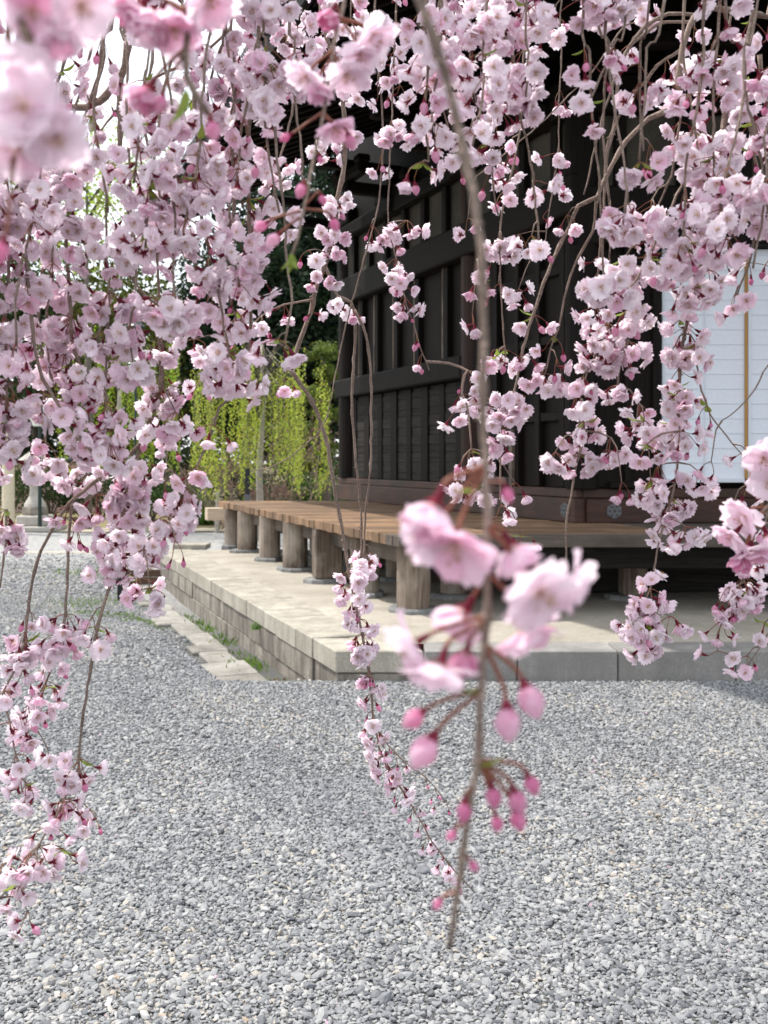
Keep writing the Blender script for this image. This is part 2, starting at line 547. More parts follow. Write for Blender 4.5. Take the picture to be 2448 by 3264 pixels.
for k in range(7):
    ico = ng.nodes.new('GeometryNodeMeshIcoSphere'); ico.inputs['Subdivisions'].default_value = 1 if k < 4 else 2; ico.inputs['Radius'].default_value = 1
    sp = ng.nodes.new('GeometryNodeSetPosition')
    pos = ng.nodes.new('GeometryNodeInputPosition')
    ad = ng.nodes.new('ShaderNodeVectorMath'); ad.operation = 'ADD'; ad.inputs[1].default_value = (k * 3.7, k * 1.9, k * 5.3)
    L(pos.outputs[0], ad.inputs[0])
    vo = ng.nodes.new('ShaderNodeTexVoronoi'); vo.inputs['Scale'].default_value = .75
    L(ad.outputs[0], vo.inputs['Vector'])
    mr = ng.nodes.new('ShaderNodeMapRange'); mr.inputs[1].default_value = 0.1; mr.inputs[2].default_value = .9; mr.inputs[3].default_value = 1.3; mr.inputs[4].default_value = .55
    L(vo.outputs['Distance'], mr.inputs[0])
    scn = ng.nodes.new('ShaderNodeVectorMath'); scn.operation = 'SCALE'
    L(pos.outputs[0], scn.inputs[0]); L(mr.outputs[0], scn.inputs['Scale'])
    L(ico.outputs['Mesh'], sp.inputs['Geometry']); L(scn.outputs[0], sp.inputs['Position'])
    sm = ng.nodes.new('GeometryNodeSetMaterial'); sm.inputs['Material'].default_value = M['pebble']
    L(sp.outputs[0], sm.inputs['Geometry'])
    L(sm.outputs[0], g2i.inputs[0])
m2p = ng.nodes.new('GeometryNodeMeshToPoints')
L(gi.outputs[0], m2p.inputs['Mesh'])
iop = ng.nodes.new('GeometryNodeInstanceOnPoints')
L(m2p.outputs[0], iop.inputs['Points']); L(g2i.outputs[0], iop.inputs['Instance'])
iop.inputs['Pick Instance'].default_value = True
def nattr(nm, typ):
    x = ng.nodes.new('GeometryNodeInputNamedAttribute'); x.data_type = typ; x.inputs['Name'].default_value = nm
    return x.outputs['Attribute']
L(nattr('pick', 'INT'), iop.inputs['Instance Index'])
e2r = ng.nodes.new('FunctionNodeEulerToRotation'); L(nattr('rot', 'FLOAT_VECTOR'), e2r.inputs[0])
L(e2r.outputs[0], iop.inputs['Rotation']); L(nattr('scl', 'FLOAT_VECTOR'), iop.inputs['Scale'])
L(iop.outputs[0], go.inputs[0])
md = gravel.modifiers.new('stones', 'NODES'); md.node_group = ng

# ------------------------------------------------------------------ stone platform
def V3(p2, z): return Vector((p2.x, p2.y, z))
UX = Vector((1, 0))
plat = empty('stone_platform', (WC.x, WC.y, 0))
tag(plat, 'low stone platform of stained block courses with sandy earth top under the veranda', 'platform')
def block(name, p, along, length, inward, depth, z0, z1, m, gap=.004, ch=.007, parent=plat, proud=0.0):
    al = Vector((*along, 0)); inw = Vector((*inward, 0))
    c = V3(p, (z0 + z1) / 2) + al * (length / 2) + inw * ((depth) / 2 - proud / 2)
    mb = MB().cbox(c, al * (length / 2 - gap), inw * (depth / 2 + proud / 2), Vector((0, 0, (z1 - z0) / 2 - gap * .5)), ch)
    return mb.build(name, m, parent)
inw = -PN
# side: cap stones and two courses below
rr = random.Random(3)
U3_ = Vector((1, 0, 0)); PV3 = Vector((*PV, 0))
def corner(z0, z1, l1, l2, m, o=0.0):
    MB().cbox(Vector((WC.x + o, WC.y + o, (z0 + z1) / 2)) + U3_ * (l1 / 2) + PV3 * (l2 / 2), U3_ * (l1 / 2 - .002), PV3 * (l2 / 2 - .003), Vector((0, 0, (z1 - z0) / 2 - .002)), .008).build('corner_stone', m, plat)
corner(.05, PTOP, .60, .52, M['cap'])
corner(-.3, .047, .60, .52, M['course'], .012)
s = .525
while s < PLEN - .05:
    ln = min(rr.uniform(.36, .68), PLEN - s)
    if PLEN - s - ln < .2: ln = PLEN - s
    block('cap_stone', WC + PV * s, PV, ln, inw, .46, .05, PTOP + rr.uniform(-.003, .003), M['cap'], gap=.0022, ch=rr.uniform(.004, .010), proud=rr.uniform(0, .007))
    s += ln
for (z0, z1, off, pr) in ((-.135, .047, -.012, 0), (-.42, -.139, -.02, 0)):
    s = .54
    while s < PLEN - .05:
        ln = min(rr.uniform(.5, 1.15), PLEN - s)
        if PLEN - s - ln < .2: ln = PLEN - s
        block('wall_stone', WC + PV * s + inw * .014, PV, ln, inw, .3, z0, z1, M['course'], gap=.0016, ch=.005, proud=rr.uniform(0, .012))
        s += ln
# front: one course of long granite blocks
u = .47
u = .605
while u < 6.5:
    ln = rr.uniform(.62, .82)
    block('front_stone', Vector((WC.x + u, WC.y)), UX, ln, Vector((0, 1)), .34, -.12, PTOP - .001, M['frontstone'], proud=rr.uniform(0, .006))
    u += ln
# earth top (slightly uneven sheet)
def earth():
    nu, nv = 70, 90
    us = np.linspace(.30, 7.2, nu); vs = np.linspace(.30, PLEN - .05, nv)
    Vt = []; 
    for vv in vs:
        for uu in us:
            x = WC.x + uu + PV.x * vv; y = WC.y + PV.y * vv
            z = PTOP + .004 + .010 * math.sin(x * 2.1 + y) * math.sin(y * 1.7) * (1 if uu > .6 else 0) + rr.uniform(-.003, .003)
            if uu < .5 : z = PTOP - .02 + .05 * max(0, uu - .3) + rr.uniform(-.002, .003)
            if vv < .40: z = min(z, PTOP - .006)
            Vt.append((x, y, z))
    ii = np.arange(nu * nv).reshape(nv, nu)
    a, b, c, d = ii[:-1, :-1].ravel(), ii[:-1, 1:].ravel(), ii[1:, 1:].ravel(), ii[1:, :-1].ravel()
    F = np.concatenate([np.stack([a, b, c], 1), np.stack([a, c, d], 1)])
    return obj('earth_top', mesh_arrays('earth_top', np.array(Vt), F, smooth=True), M['earth'], plat)
earth()
# loose stepping slab at the far end
block('step_slab', Vector((-3.05, 14.35)), UX, .50, Vector((0, 1)), .34, PTOP - .01, PTOP + .075, M['cap'], ch=.012)

# gutter slabs along the foot of the side wall
gut = empty('gutter', (WC.x - .5, WC.y + .5, -.24))
tag(gut, 'strip of pale worn flat stones at the foot of the block wall', 'gutter')
s = .05
while s < 6.0:
    ln = rr.uniform(.28, .75)
    wd = rr.uniform(.20, .40)
    p = WC + PV * s + PN * rr.uniform(.17, .21)
    zf = float(ground_z(np.array([p.x + PN.x * .2]), np.array([p.y + .3]))[0])
    mb = MB().cbox(V3(p + PV * ln / 2 + PN * wd / 2, zf + rr.uniform(.008, .022)), Vector((*PV, rr.uniform(-.01, .01))) * (ln / 2 - .008), Vector((*PN, rr.uniform(-.03, .03))) * (wd / 2), (0, 0, .03), .014)
    mb.build('gutter_slab', M['slab'], gut)
    s += ln

# ------------------------------------------------------------------ temple hall with veranda
DZ = 0.87
DC = Vector((.13, 8.1))
DV = Vector((-.352, .936)).normalized()
DLEN = 7.47
hall = empty('temple_hall', (1.93, 9.9, PTOP))
tag(hall, 'dark timber temple hall with plank veranda on posts and white paper screens', 'temple')
def uv(u, v, z): return Vector((DC.x + u + DV.x * v, DC.y + DV.y * v, z))
DV3 = Vector((*DV, 0)); U3 = Vector((1, 0, 0)); Z3 = Vector((0, 0, 1))

def skewbox(u0, u1, v0, v1, z0, z1, m, name, ch=.005, parent=hall, dz=0.0):
    c = uv((u0 + u1) / 2, (v0 + v1) / 2, (z0 + z1) / 2)
    return MB().cbox(c, U3 * ((u1 - u0) / 2), DV3 * ((v1 - v0) / 2), Z3 * ((z1 - z0) / 2), ch).build(name, m, parent)

# side planks (ends show at the outer edge)
v = 0.0
while v < DLEN - .02:
    wd = min(rr.uniform(.145, .185), DLEN - v)
    o_ = rr.uniform(-.012, .012)
    far = v > DLEN - .5
    skewbox(o_, 2.75, v + .004, v + wd - .004, DZ - .085 + rr.uniform(-.006, .003), DZ + rr.uniform(-.005, .004), M['deck'] if v > .19 else M['deckfront'], 'deck_plank', .004)
    v += wd
# front planks
u = 2.757
while u < 7.2:
    wd = rr.uniform(.26, .34)
    skewbox(u + .003, u + wd - .003, 0.0 + rr.uniform(-.008, .008), 2.2, DZ - .085, DZ + rr.uniform(-.003, .003), M['deckfront'], 'deck_plank', .004)
    u += wd
# edge beams and the end that sticks out at the far corner
skewbox(.17, .31, .25, DLEN - .12, DZ - .26, DZ - .089, M['beam'], 'edge_beam', .008)
skewbox(.32, 7.2, .42, .60, DZ - .30, DZ - .089, M['darkplank'], 'edge_beam', .008)
skewbox(-.24, .42, DLEN - .33, DLEN - .13, DZ - .275, DZ - .0895, M['freshwood'], 'beam_end', .008)
for vv in (1.3, 3.9, 6.4):
    skewbox(.275, 2.5, vv, vv + .14, DZ - .26, DZ - .09, M['beam'], 'floor_joist', .006)

# posts on base stones
def roundpost(px, py, r, z0=PTOP + .05, z1=DZ - .0885):
    mb = MB().lathe(px, py, [(r * 1.0, z0), (r * 1.01, z0 + .1), (r * .99, z1)], 18)
    mb.build('post', M['post'], hall, smooth=False)
def sqpost(px, py, h, ang=.2, z0=PTOP + .05, z1=DZ - .0885):
    ca, sa = math.cos(ang), math.sin(ang)
    MB().cbox((px, py, (z0 + z1) / 2), (h * ca, h * sa, 0), (-h * sa, h * ca, 0), (0, 0, (z1 - z0) / 2), .012).build('post', M['post'], hall)
def basestone(px, py, r):
    n = 11; pr = []
    vs = []
    for zz, k in ((PTOP - .05, 1.05), (PTOP + .035, 1.0), (PTOP + .0495, .93)):
        for i in range(n):
            a = 2 * math.pi * i / n
            q = r * k * (1 + .10 * math.sin(2 * a + px * 9) + .08 * math.sin(3 * a + px * 5) + .06 * math.sin(5 * a + py * 7))
            vs.append((px + q * math.cos(a), py + q * math.sin(a), zz))
    fs = [(i, (i + 1) % n, n + (i + 1) % n, n + i) for i in range(n)] + [(n + i, n + (i + 1) % n, 2 * n + (i + 1) % n, 2 * n + i) for i in range(n)] + [tuple(range(2 * n, 3 * n))]
    mb = MB(); mb.add(vs, fs); mb.build('base_stone', M['bluestone'], hall)
for (px, py, kind, r) in ((-2.23, 14.62, 'r', .115), (-1.90, 13.85, 'r', .14), (-1.46, 12.72, 'r', .135), (-1.03, 11.55, 'r', .145),
                          (-.60, 10.52, 's', .145), (-.18, 9.45, 'r', .14), (.25, 8.42, 'r', .143)):
    basestone(px, py, r * 1.5)
    (roundpost if kind == 'r' else sqpost)(px, py, r)
for (px, py) in ((.66, 9.35), (.15, 10.6), (-.35, 11.8), (-.85, 13.1)):
    basestone(px, py, .21); roundpost(px, py, .13, z1=DZ - .09)
for px in (2.30, 4.3, 6.1):
    basestone(px, 9.2, .22); sqpost(px, 9.2, .11, 0, z1=DZ - .09)

# walls -------------------------------------------------------
KC = Vector((1.93, 9.9))                    # outer wall corner
WV = Vector((-.395, .9187)).normalized()
WN = Vector((-WV.y, WV.x)); WN = WN if WN.x < 0 else -WN
WLEN = 6.55
def wbox(s0, s1, d0, d1, z0, z1, m, name, ch=.006, parent=hall):
    """box on the side wall: s along the wall from the corner, d outwards"""
    c = KC + WV * ((s0 + s1) / 2) + WN * ((d0 + d1) / 2)
    return MB().cbox((c.x, c.y, (z0 + z1) / 2), Vector((*WV, 0)) * ((s1 - s0) / 2), Vector((*WN, 0)) * ((d1 - d0) / 2), Z3 * ((z1 - z0) / 2), ch).build(name, m, parent)
def fbox(u0, u1, d0, d1, z0, z1, m, name, ch=.006, parent=hall):
    """box on the front wall: u to the right from the corner, d outwards"""
    return MB().box((KC.x + u0, KC.y - d1, z0), (KC.x + u1, KC.y - d0, z1), ch).build(name, m, parent)

# sills
wbox(-.05, WLEN + .1, -.1, .07, DZ + .001, DZ + .245, M['redwood'], 'sill_beam', .01)
wbox(-.03, WLEN + .14, -.1, .04, DZ + .247, DZ + .34, M['redwood'], 'sill_beam', .01)
fbox(.075, 5.5, -.1, .06, DZ + .001, DZ + .245, M['redwood'], 'sill_beam', .01)
fbox(.04, 5.5, -.1, .03, DZ + .247, DZ + .34, M['redwood'], 'sill_beam', .01)
# hexagonal iron plates on the sill
def hexplate(c, ax, up, nrm, r):
    vs = []
    for k, dd in ((1, 0.0), (1, .008), (.9, .014)):
        for i in range(6):
            a = math.pi / 6 + i * math.pi / 3
            vs.append(c + (ax * math.cos(a) + up * math.sin(a)) * r * k + nrm * dd)
    fs = [(i, (i + 1) % 6, 6 + (i + 1) % 6, 6 + i) for i in range(6)] + [(6 + i, 6 + (i + 1) % 6, 12 + (i + 1) % 6, 12 + i) for i in range(6)] + [tuple(range(12, 18))]
    mb = MB(); mb.add(vs, fs); o = mb.build('hexagonal_plate', M['iron'], hall)
    o['label'] = 'grey hexagonal iron plate with six dots on the sill'
    for i in range(7):
        a = i * math.pi / 3
        p = c + nrm * .0142 + ((ax * math.cos(a) + up * math.sin(a)) * r * .58 if i < 6 else Vector())
        q = r * (.11 if i < 6 else .15)
        vs = [p + (ax * math.cos(t * math.pi / 4) + up * math.sin(t * math.pi / 4)) * q + nrm * (.004) for t in range(8)] + [p + nrm * .0065]
        d = MB(); d.add(vs, [(t, (t + 1) % 8, 8) for t in range(8)])
        dd = d.build('rivet', M['irondark'], None); dd.parent = o; dd.matrix_parent_inverse = Matrix.Identity(4)
hexplate(Vector((KC.x + .345, KC.y - .0605, DZ + .122)), Vector((1, 0, 0)), Z3, Vector((0, -1, 0)), .082)
cc = KC + WV * .12 + WN * .0705
hexplate(Vector((cc.x, cc.y, DZ + .122)), Vector((*WV, 0)), Z3, Vector((*WN, 0)), .082)

WTOP = 5.0
Z0 = DZ + .342
# columns: far corner, middle, near corner
COLS = (6.42, 2.25, .02)
for sC in COLS:
    cpt = KC + WV * sC - WN * .06
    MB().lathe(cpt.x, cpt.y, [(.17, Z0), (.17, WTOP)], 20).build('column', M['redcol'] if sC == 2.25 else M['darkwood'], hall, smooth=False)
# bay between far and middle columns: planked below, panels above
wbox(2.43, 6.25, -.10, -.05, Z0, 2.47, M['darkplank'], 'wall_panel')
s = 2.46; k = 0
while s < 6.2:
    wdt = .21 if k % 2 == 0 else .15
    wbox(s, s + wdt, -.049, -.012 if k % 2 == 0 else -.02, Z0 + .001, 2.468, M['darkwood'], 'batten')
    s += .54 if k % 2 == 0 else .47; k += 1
# individual weathered boards between the battens
zb = Z0 + .01
while zb < 2.36:
    hb = rr.uniform(.10, .16)
    wbox(2.62, 6.15, -.0485, -.038 + rr.uniform(-.003, .006), zb, min(zb + hb - .006, 2.42), M['darkplank'], 'wall_board', .003)
    zb += hb
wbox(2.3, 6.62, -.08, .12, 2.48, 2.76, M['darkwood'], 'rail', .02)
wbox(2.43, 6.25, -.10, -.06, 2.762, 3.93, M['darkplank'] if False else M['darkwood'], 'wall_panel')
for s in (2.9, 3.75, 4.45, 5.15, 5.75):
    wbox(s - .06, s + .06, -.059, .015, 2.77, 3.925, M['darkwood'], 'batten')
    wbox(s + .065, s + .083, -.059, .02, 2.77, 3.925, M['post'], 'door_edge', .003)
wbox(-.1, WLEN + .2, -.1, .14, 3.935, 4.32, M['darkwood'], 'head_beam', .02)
wbox(-.1, WLEN + .1, -.12, .02, 4.325, WTOP, M['shaded_plaster'], 'plaster_panel', .004)
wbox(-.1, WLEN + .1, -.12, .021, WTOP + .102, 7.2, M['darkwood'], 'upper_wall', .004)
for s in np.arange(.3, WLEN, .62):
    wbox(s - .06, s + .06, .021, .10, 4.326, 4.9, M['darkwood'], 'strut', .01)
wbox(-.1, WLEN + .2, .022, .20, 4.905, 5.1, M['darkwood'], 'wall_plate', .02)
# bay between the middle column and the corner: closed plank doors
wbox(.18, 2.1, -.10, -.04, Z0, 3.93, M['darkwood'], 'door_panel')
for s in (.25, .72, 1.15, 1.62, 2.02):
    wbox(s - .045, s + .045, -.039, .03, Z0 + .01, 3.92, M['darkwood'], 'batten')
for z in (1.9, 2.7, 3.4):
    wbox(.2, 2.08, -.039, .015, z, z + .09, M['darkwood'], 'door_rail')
# block and thin post on the sill by the door
wbox(1.28, 1.62, .0, .10, Z0 + .002, Z0 + .09, M['iron'], 'door_socket', .012)
wbox(1.17, 1.24, .005, .07, Z0 + .002, Z0 + .62, M['beam'], 'door_jamb', .006)
# front: dark doors then paper screens
fbox(.15, .84, -.10, -.05, Z0, 3.75, M['darkwood'], 'door_panel')
for uu in (.22, .5, .78):
    fbox(uu - .04, uu + .04, -.049, .02, Z0 + .01, 3.74, M['darkwood'], 'batten')
fbox(.3, .62, .01, .10, Z0 + .002, Z0 + .075, M['darkwood'], 'door_socket', .012)
fbox(-.1, 5.5, -.1, .12, 3.62, 4.2, M['darkwood'], 'head_beam', .02)
fbox(.05, 5.5, -.12, .02, 4.205, WTOP, M['shaded_plaster'], 'plaster_panel', .004)
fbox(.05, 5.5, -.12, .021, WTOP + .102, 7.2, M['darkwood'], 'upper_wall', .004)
for uu in np.arange(.4, 5.4, .62):
    fbox(uu - .06, uu + .06, .021, .10, 4.21, 4.9, M['darkwood'], 'strut', .01)
fbox(-.1, 5.5, .022, .20, 4.905, 5.1, M['darkwood'], 'wall_plate', .02)
def shoji(u0, u1, label=None):
    o = fbox(u0, u1, -.055, -.052, Z0 + .10, 3.60, M['paper'], 'paper_screen', .001)
    o['label'] = 'white paper sliding screen with fine pale lattice'
    def sub(*a):
        q = fbox(*a, parent=None); q.parent = o; q.matrix_parent_inverse = Matrix.Translation(-Vector(hall.location)) if False else Matrix.Identity(4)
        q.matrix_parent_inverse = o.matrix_world.inverted() if False else Matrix.Identity(4)
        return q
    z = Z0 + .25
    while z < 3.56:
        sub(u0 + .03, u1 - .03, -.0515, -.046, z, z + .011, M['whitewood'], 'lattice_bar', .001)
        z += .148
    n = 2
    for i in range(1, n):
        x = u0 + (u1 - u0) * i / n
        sub(x - .005, x + .005, -.0455, -.042, Z0 + .11, 3.59, M['whitewood'], 'lattice_bar', .001)
    sub(u0, u0 + .028, -.0512, -.03, Z0 + .095, 3.605, M['whitewood'] , 'screen_frame', .003)
    sub(u1 - .028, u1, -.0512, -.03, Z0 + .095, 3.605, M['amber'], 'screen_frame', .003)
    sub(u0 + .03, u1 - .03, -.0512, -.03, Z0 + .06, Z0 + .10, M['whitewood'], 'screen_frame', .003)
shoji(.845, 1.70)
shoji(1.705, 2.56)
shoji(2.565, 3.42)
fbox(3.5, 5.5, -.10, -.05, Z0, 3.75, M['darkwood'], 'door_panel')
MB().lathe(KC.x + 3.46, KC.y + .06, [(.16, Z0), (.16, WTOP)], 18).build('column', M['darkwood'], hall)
# wall behind and floor inside (so that no light leaks)
MB().box((KC.x - 2.45, KC.y + 6.05, DZ), (KC.x + 6, KC.y + 6.2, 7.2), .01).build('back_wall', M['darkwood'], hall)
MB().box((KC.x + 5.5, KC.y - .1, DZ), (KC.x + 5.7, KC.y + 6.0, 7.2), .01).build('end_wall', M['darkwood'], hall)
wbox(.05, WLEN, -.14, -.10, PTOP, DZ, M['darkplank'], 'underfloor_dark_board')  # boards added to close off and darken the space under the hall
fbox(-.45, 5.5, .20, .24, PTOP - .01, DZ - .09, M['darkplank'], 'underfloor_dark_board')  # added as a black backdrop for the shade under the front veranda

# bracket sets above the columns
def bracket(base, nrm, along):
    n3 = Vector((*nrm, 0)); a3 = Vector((*along, 0)); b3 = Vector((base.x, base.y, 0))
    mb = MB()
    mb.cbox(b3 + n3 * .1 + Z3 * 5.0, a3 * .17, n3 * .16, Z3 * .10, .03)
    mb.cbox(b3 + n3 * .1 + Z3 * 5.2, a3 * .55, n3 * .08, Z3 * .08, .03)
    mb.cbox(b3 + n3 * .35 + Z3 * 5.2, a3 * .08, n3 * .5, Z3 * .08, .03)
    for q in (-.45, 0, .45):
        mb.cbox(b3 + n3 * .1 + a3 * q + Z3 * 5.34, a3 * .1, n3 * .1, Z3 * .06, .02)
    mb.cbox(b3 + n3 * .75 + Z3 * 5.36, a3 * .5, n3 * .08, Z3 * .08, .03)
    mb.cbox(b3 + n3 * .55 + Z3 * 5.5, a3 * .08, n3 * .75, Z3 * .07, .03)
    for q in (-.42, 0, .42):
        mb.cbox(b3 + n3 * .75 + a3 * q + Z3 * 5.48, a3 * .09, n3 * .09, Z3 * .05, .02)
    mb.build('bracket', M['darkwood'], hall)
for sC in (6.42, 4.3, 2.25, .4):
    bracket(KC + WV * sC, WN, WV)
for uu in (.9, 3.4):
    bracket(KC + Vector((uu, 0)), Vector((0, -1)), Vector((1, 0)))
# eaves: soffit boards, rafters, fascia, roof
EZ = 5.28
def eave_pt(uu, vv, z): return uv(uu, vv, z)
u_e, v_e = -.70, -1.15          # eave line relative to the veranda edge
def quadslab(pts, th, m, name):
    pts = [Vector(p) for p in pts]
    vs = pts + [p + Z3 * th for p in pts]
    mb = MB(); mb.add(vs, [(3, 2, 1, 0), (4, 5, 6, 7), (0, 1, 5, 4), (1, 2, 6, 5), (2, 3, 7, 6), (3, 0, 4, 7)])
    return mb.build(name, m, hall)
vE = DLEN + 1.6
RISE = 1.15
quadslab([eave_pt(u_e, v_e, EZ + .12), eave_pt(u_e, vE, EZ + .12), eave_pt(3.0, vE - 3.4, EZ + .12 + RISE), eave_pt(3.0, 3.0, EZ + .12 + RISE)], .05, M['darkwood'], 'soffit')
quadslab([eave_pt(u_e, v_e, EZ + .12), eave_pt(3.0, 3.0, EZ + .12 + RISE), eave_pt(8.5, 3.0, EZ + .12 + RISE), eave_pt(8.5, v_e, EZ + .12)], .05, M['darkwood'], 'soffit')
quadslab([eave_pt(u_e - .08, v_e - .08, EZ + .28), eave_pt(u_e - .08, vE + .08, EZ + .28), eave_pt(4.5, vE - 4.5, EZ + 3.4), eave_pt(4.5, 4.4, EZ + 3.4)], .14, M['tile'], 'roof')
quadslab([eave_pt(u_e - .08, v_e - .08, EZ + .28), eave_pt(4.5, 4.4, EZ + 3.4), eave_pt(8.5, 4.4, EZ + 3.4), eave_pt(8.5, v_e - .08, EZ + .28)], .14, M['tile'], 'roof')
quadslab([eave_pt(3, 3, EZ + 1.35), eave_pt(3, vE - 3.4, EZ + 1.35), eave_pt(8.5, vE - 3.4, EZ + 1.35), eave_pt(8.5, 3, EZ + 1.35)], .05, M['darkwood'], 'ceiling')
skewbox(u_e - .03, u_e + .05, v_e, vE, EZ + .02, EZ + .27, M['darkwood'], 'fascia', .01)
skewbox(u_e + .055, 8.5, v_e - .03, v_e + .05, EZ + .02, EZ + .27, M['darkwood'], 'fascia', .01)
n_ = 0
vv = v_e + .45
while vv < vE - .2:
    t_end = 1.0
    p0 = eave_pt(u_e + .06, vv, EZ + .055); 
    uend = 2.9 if vv > 3 else max(.2, vv - .1)
    uend = min(uend, 2.9 if vv < vE - 3.3 else max(.1, vE - vv - .4))
    p1 = eave_pt(uend, vv, EZ + .055 + RISE * (uend - u_e) / (3.0 - u_e))
    d = (p1 - p0) / 2
    MB().cbox((p0 + p1) / 2, d, DV3 * .045, Z3 * .055, .004).build('rafter', M['darkwood'], hall)
    vv += .30
uu = u_e + .6
while uu < 8.3:
    vend = min(2.9, max(.2, uu - .15))
    p0 = eave_pt(uu, v_e + .06, EZ + .055)
    p1 = eave_pt(uu, vend, EZ + .055 + RISE * (vend - v_e) / (3.0 - v_e))
    MB().cbox((p0 + p1) / 2, (p1 - p0) / 2, U3 * .045, Z3 * .055, .004).build('rafter', M['darkwood'], hall)
    uu += .30

# ------------------------------------------------------------------ garden beyond
GZ = -.28
def strip(name, x0, x1, y0, y1, z, m, wob=.15):
    n = 40; vs = []
    for i in range(n + 1):
        x = x0 + (x1 - x0) * i / n
        vs.append((x, y0 + wob * math.sin(i * .9), z)); vs.append((x, y1 + wob * math.sin(i * .7 + 1), z))
    mb = MB(); mb.add(vs, [(2 * i, 2 * i + 2, 2 * i + 3, 2 * i + 1) for i in range(n)])
    return tag(mb.build(name, m), kind='structure')
M['sand'] = stone('sandy_path', (.30, .265, .20), (.38, .34, .265), (.44, .40, .32), .8, 25, var=0)
M['mossground'] = stone('garden_soil', (.10, .085, .045), (.20, .165, .085), (.15, .16, .055), 1.2, 18, var=0)
strip('path', -22, 9, 24.6, 26.0, GZ + .004, M['sand'])
strip('path', -7.0, -4.4, 19.0, 19.25, GZ + .004, M['sand'], .04)
strip('garden_bed', -150, 120, 26.0, 450, GZ + .008, M['mossground'], .1)

def leaves_mesh(name, cen, nrm_bias, size, cols, n=None, jitter=.5, asp=.6):
    """one quad per leaf at each centre; cols (n,3)"""
    n = len(cen)
    d1 = rng.normal(size=(n, 3)); d1 /= np.linalg.norm(d1, axis=1, keepdims=True)
    d2 = rng.normal(size=(n, 3)); d2 -= d1 * (d1 * d2).sum(1, keepdims=True); d2 /= np.linalg.norm(d2, axis=1, keepdims=True)
    sz = (size * rng.uniform(1 - jitter, 1 + jitter, n))[:, None] if not hasattr(size, '__len__') else size[:, None]
    a = d1 * sz * .5; b = d2 * sz * .5 * asp
    V = np.stack([cen - a, cen - b * .9 + a * .1, cen + a, cen + b * .9 + a * .1], 1).reshape(-1, 3)
    i0 = np.arange(n) * 4
    F = np.concatenate([np.stack([i0, i0 + 1, i0 + 2], 1), np.stack([i0, i0 + 2, i0 + 3], 1)])
    C = np.repeat(cols, 4, axis=0)
    return mesh_arrays(name, V, F, C)

def pick_cols(n, base, var=.35, hue=.15):
    k = rng.uniform(1 - var, 1 + var, (n, 1))
    c = np.array(base)[None, :] * k
    c *= rng.uniform(1 - hue, 1 + hue, (n, 3))
    return c

def clumps(center, rad, ncl, per, clr, flat=1.0, bottom=-.8):
    """leaf positions: clumps on and within an ellipsoid"""
    out = []
    for i in range(ncl):
        d = rng.normal(size=3); d /= np.linalg.norm(d)
        if d[2] < bottom: d[2] *= -.5
        q = np.array(center) + d * np.array(rad) * rng.uniform(.45, 1.0)
        s = clr * rng.uniform(.6, 1.35)
        p = rng.normal(size=(per, 3)); p /= np.linalg.norm(p, axis=1, keepdims=True)
        p *= (rng.uniform(0, 1, (per, 1)) ** .45) * s
        p[:, 2] *= flat
        out.append(q + p)
    return np.concatenate(out)

def broadtree(name, X, Y, h, rad, colr, label, cat='tree', ncl=60, per=130, leaf=.17, group=None, trunk_r=.16, crown_lo=.3, barkm='bark', trunks=1):
    t = empty(name, (X, Y, GZ)); tag(t, label, cat, group or 'trees at the back of the garden')
    mb = MB()
    zc = GZ + h * (crown_lo + 1) / 2
    for k in range(trunks):
        ox = (k - (trunks - 1) / 2) * .5
        top = Vector((X + ox * 1.8, Y, zc + .15 * h))
        pts = [Vector((X + ox, Y, GZ - .1)), Vector((X + ox + .08, Y, GZ + h * .25)), Vector((X + ox * 1.4 - .05, Y + .1, GZ + h * .5)), top]
        mb.tube(pts, [trunk_r, trunk_r * .8, trunk_r * .55, trunk_r * .2], 8)
        for i in range(7):
            a = rng.uniform(0, 6.28); q = pts[1].lerp(pts[3], rng.uniform(.1, .8))
            e = q + Vector((math.cos(a) * rad * .8, math.sin(a) * rad * .6, h * rng.uniform(.1, .28)))
            mb.tube([q, q.lerp(e, .5) + Vector((0, 0, .15)), e], [trunk_r * .4, trunk_r * .25, trunk_r * .08], 5)
    mb.build('trunk', M[barkm], t, smooth=True)
    p = clumps((X, Y, zc), (rad, rad * .8, h * (1 - crown_lo) / 2), ncl, per, rad * .30)
    o = obj('crown', leaves_mesh('crown', p, None, leaf, pick_cols(len(p), colr)), M['leaf'], t)
    return t

# big trees at the back of the garden
broadtree('evergreen_tree', -5.2, 37, 11.0, 2.9, (.016, .032, .014), 'tall dark evergreen tree behind the hanging yellow-green tree', ncl=110, per=150, crown_lo=.12, leaf=.2)
broadtree('evergreen_tree', -1.2, 40, 15.5, 4.2, (.018, .036, .016), 'dark evergreen tree beside the far end of the hall wall', ncl=150, per=190, crown_lo=.05, leaf=.26)
broadtree('evergreen_tree', -4.2, 43, 15.0, 4.0, (.014, .027, .013), 'tallest blackish evergreen tree rising behind the others', ncl=150, per=190, crown_lo=.05, leaf=.27)
broadtree('olive_tree', -9.6, 36, 9.3, 2.6, (.10, .12, .022), 'olive green rounded tree seen between the blossoms', ncl=100, per=140, crown_lo=.15, leaf=.19)
broadtree('garden_tree', -13.4, 38, 10.4, 3.4, (.035, .06, .016), 'mid green bushy tree behind the stone lantern', ncl=100, per=140, crown_lo=.1, leaf=.2)
broadtree('garden_tree', -17.5, 40, 11.0, 3.8, (.032, .055, .016), 'broad green tree farthest along the back of the garden', ncl=100, per=130, crown_lo=.08, leaf=.21)
broadtree('garden_tree', -7.2, 41, 10.0, 3.0, (.03, .045, .015), 'dull green tree between the olive tree and the evergreens', ncl=90, per=130, crown_lo=.05, leaf=.2)
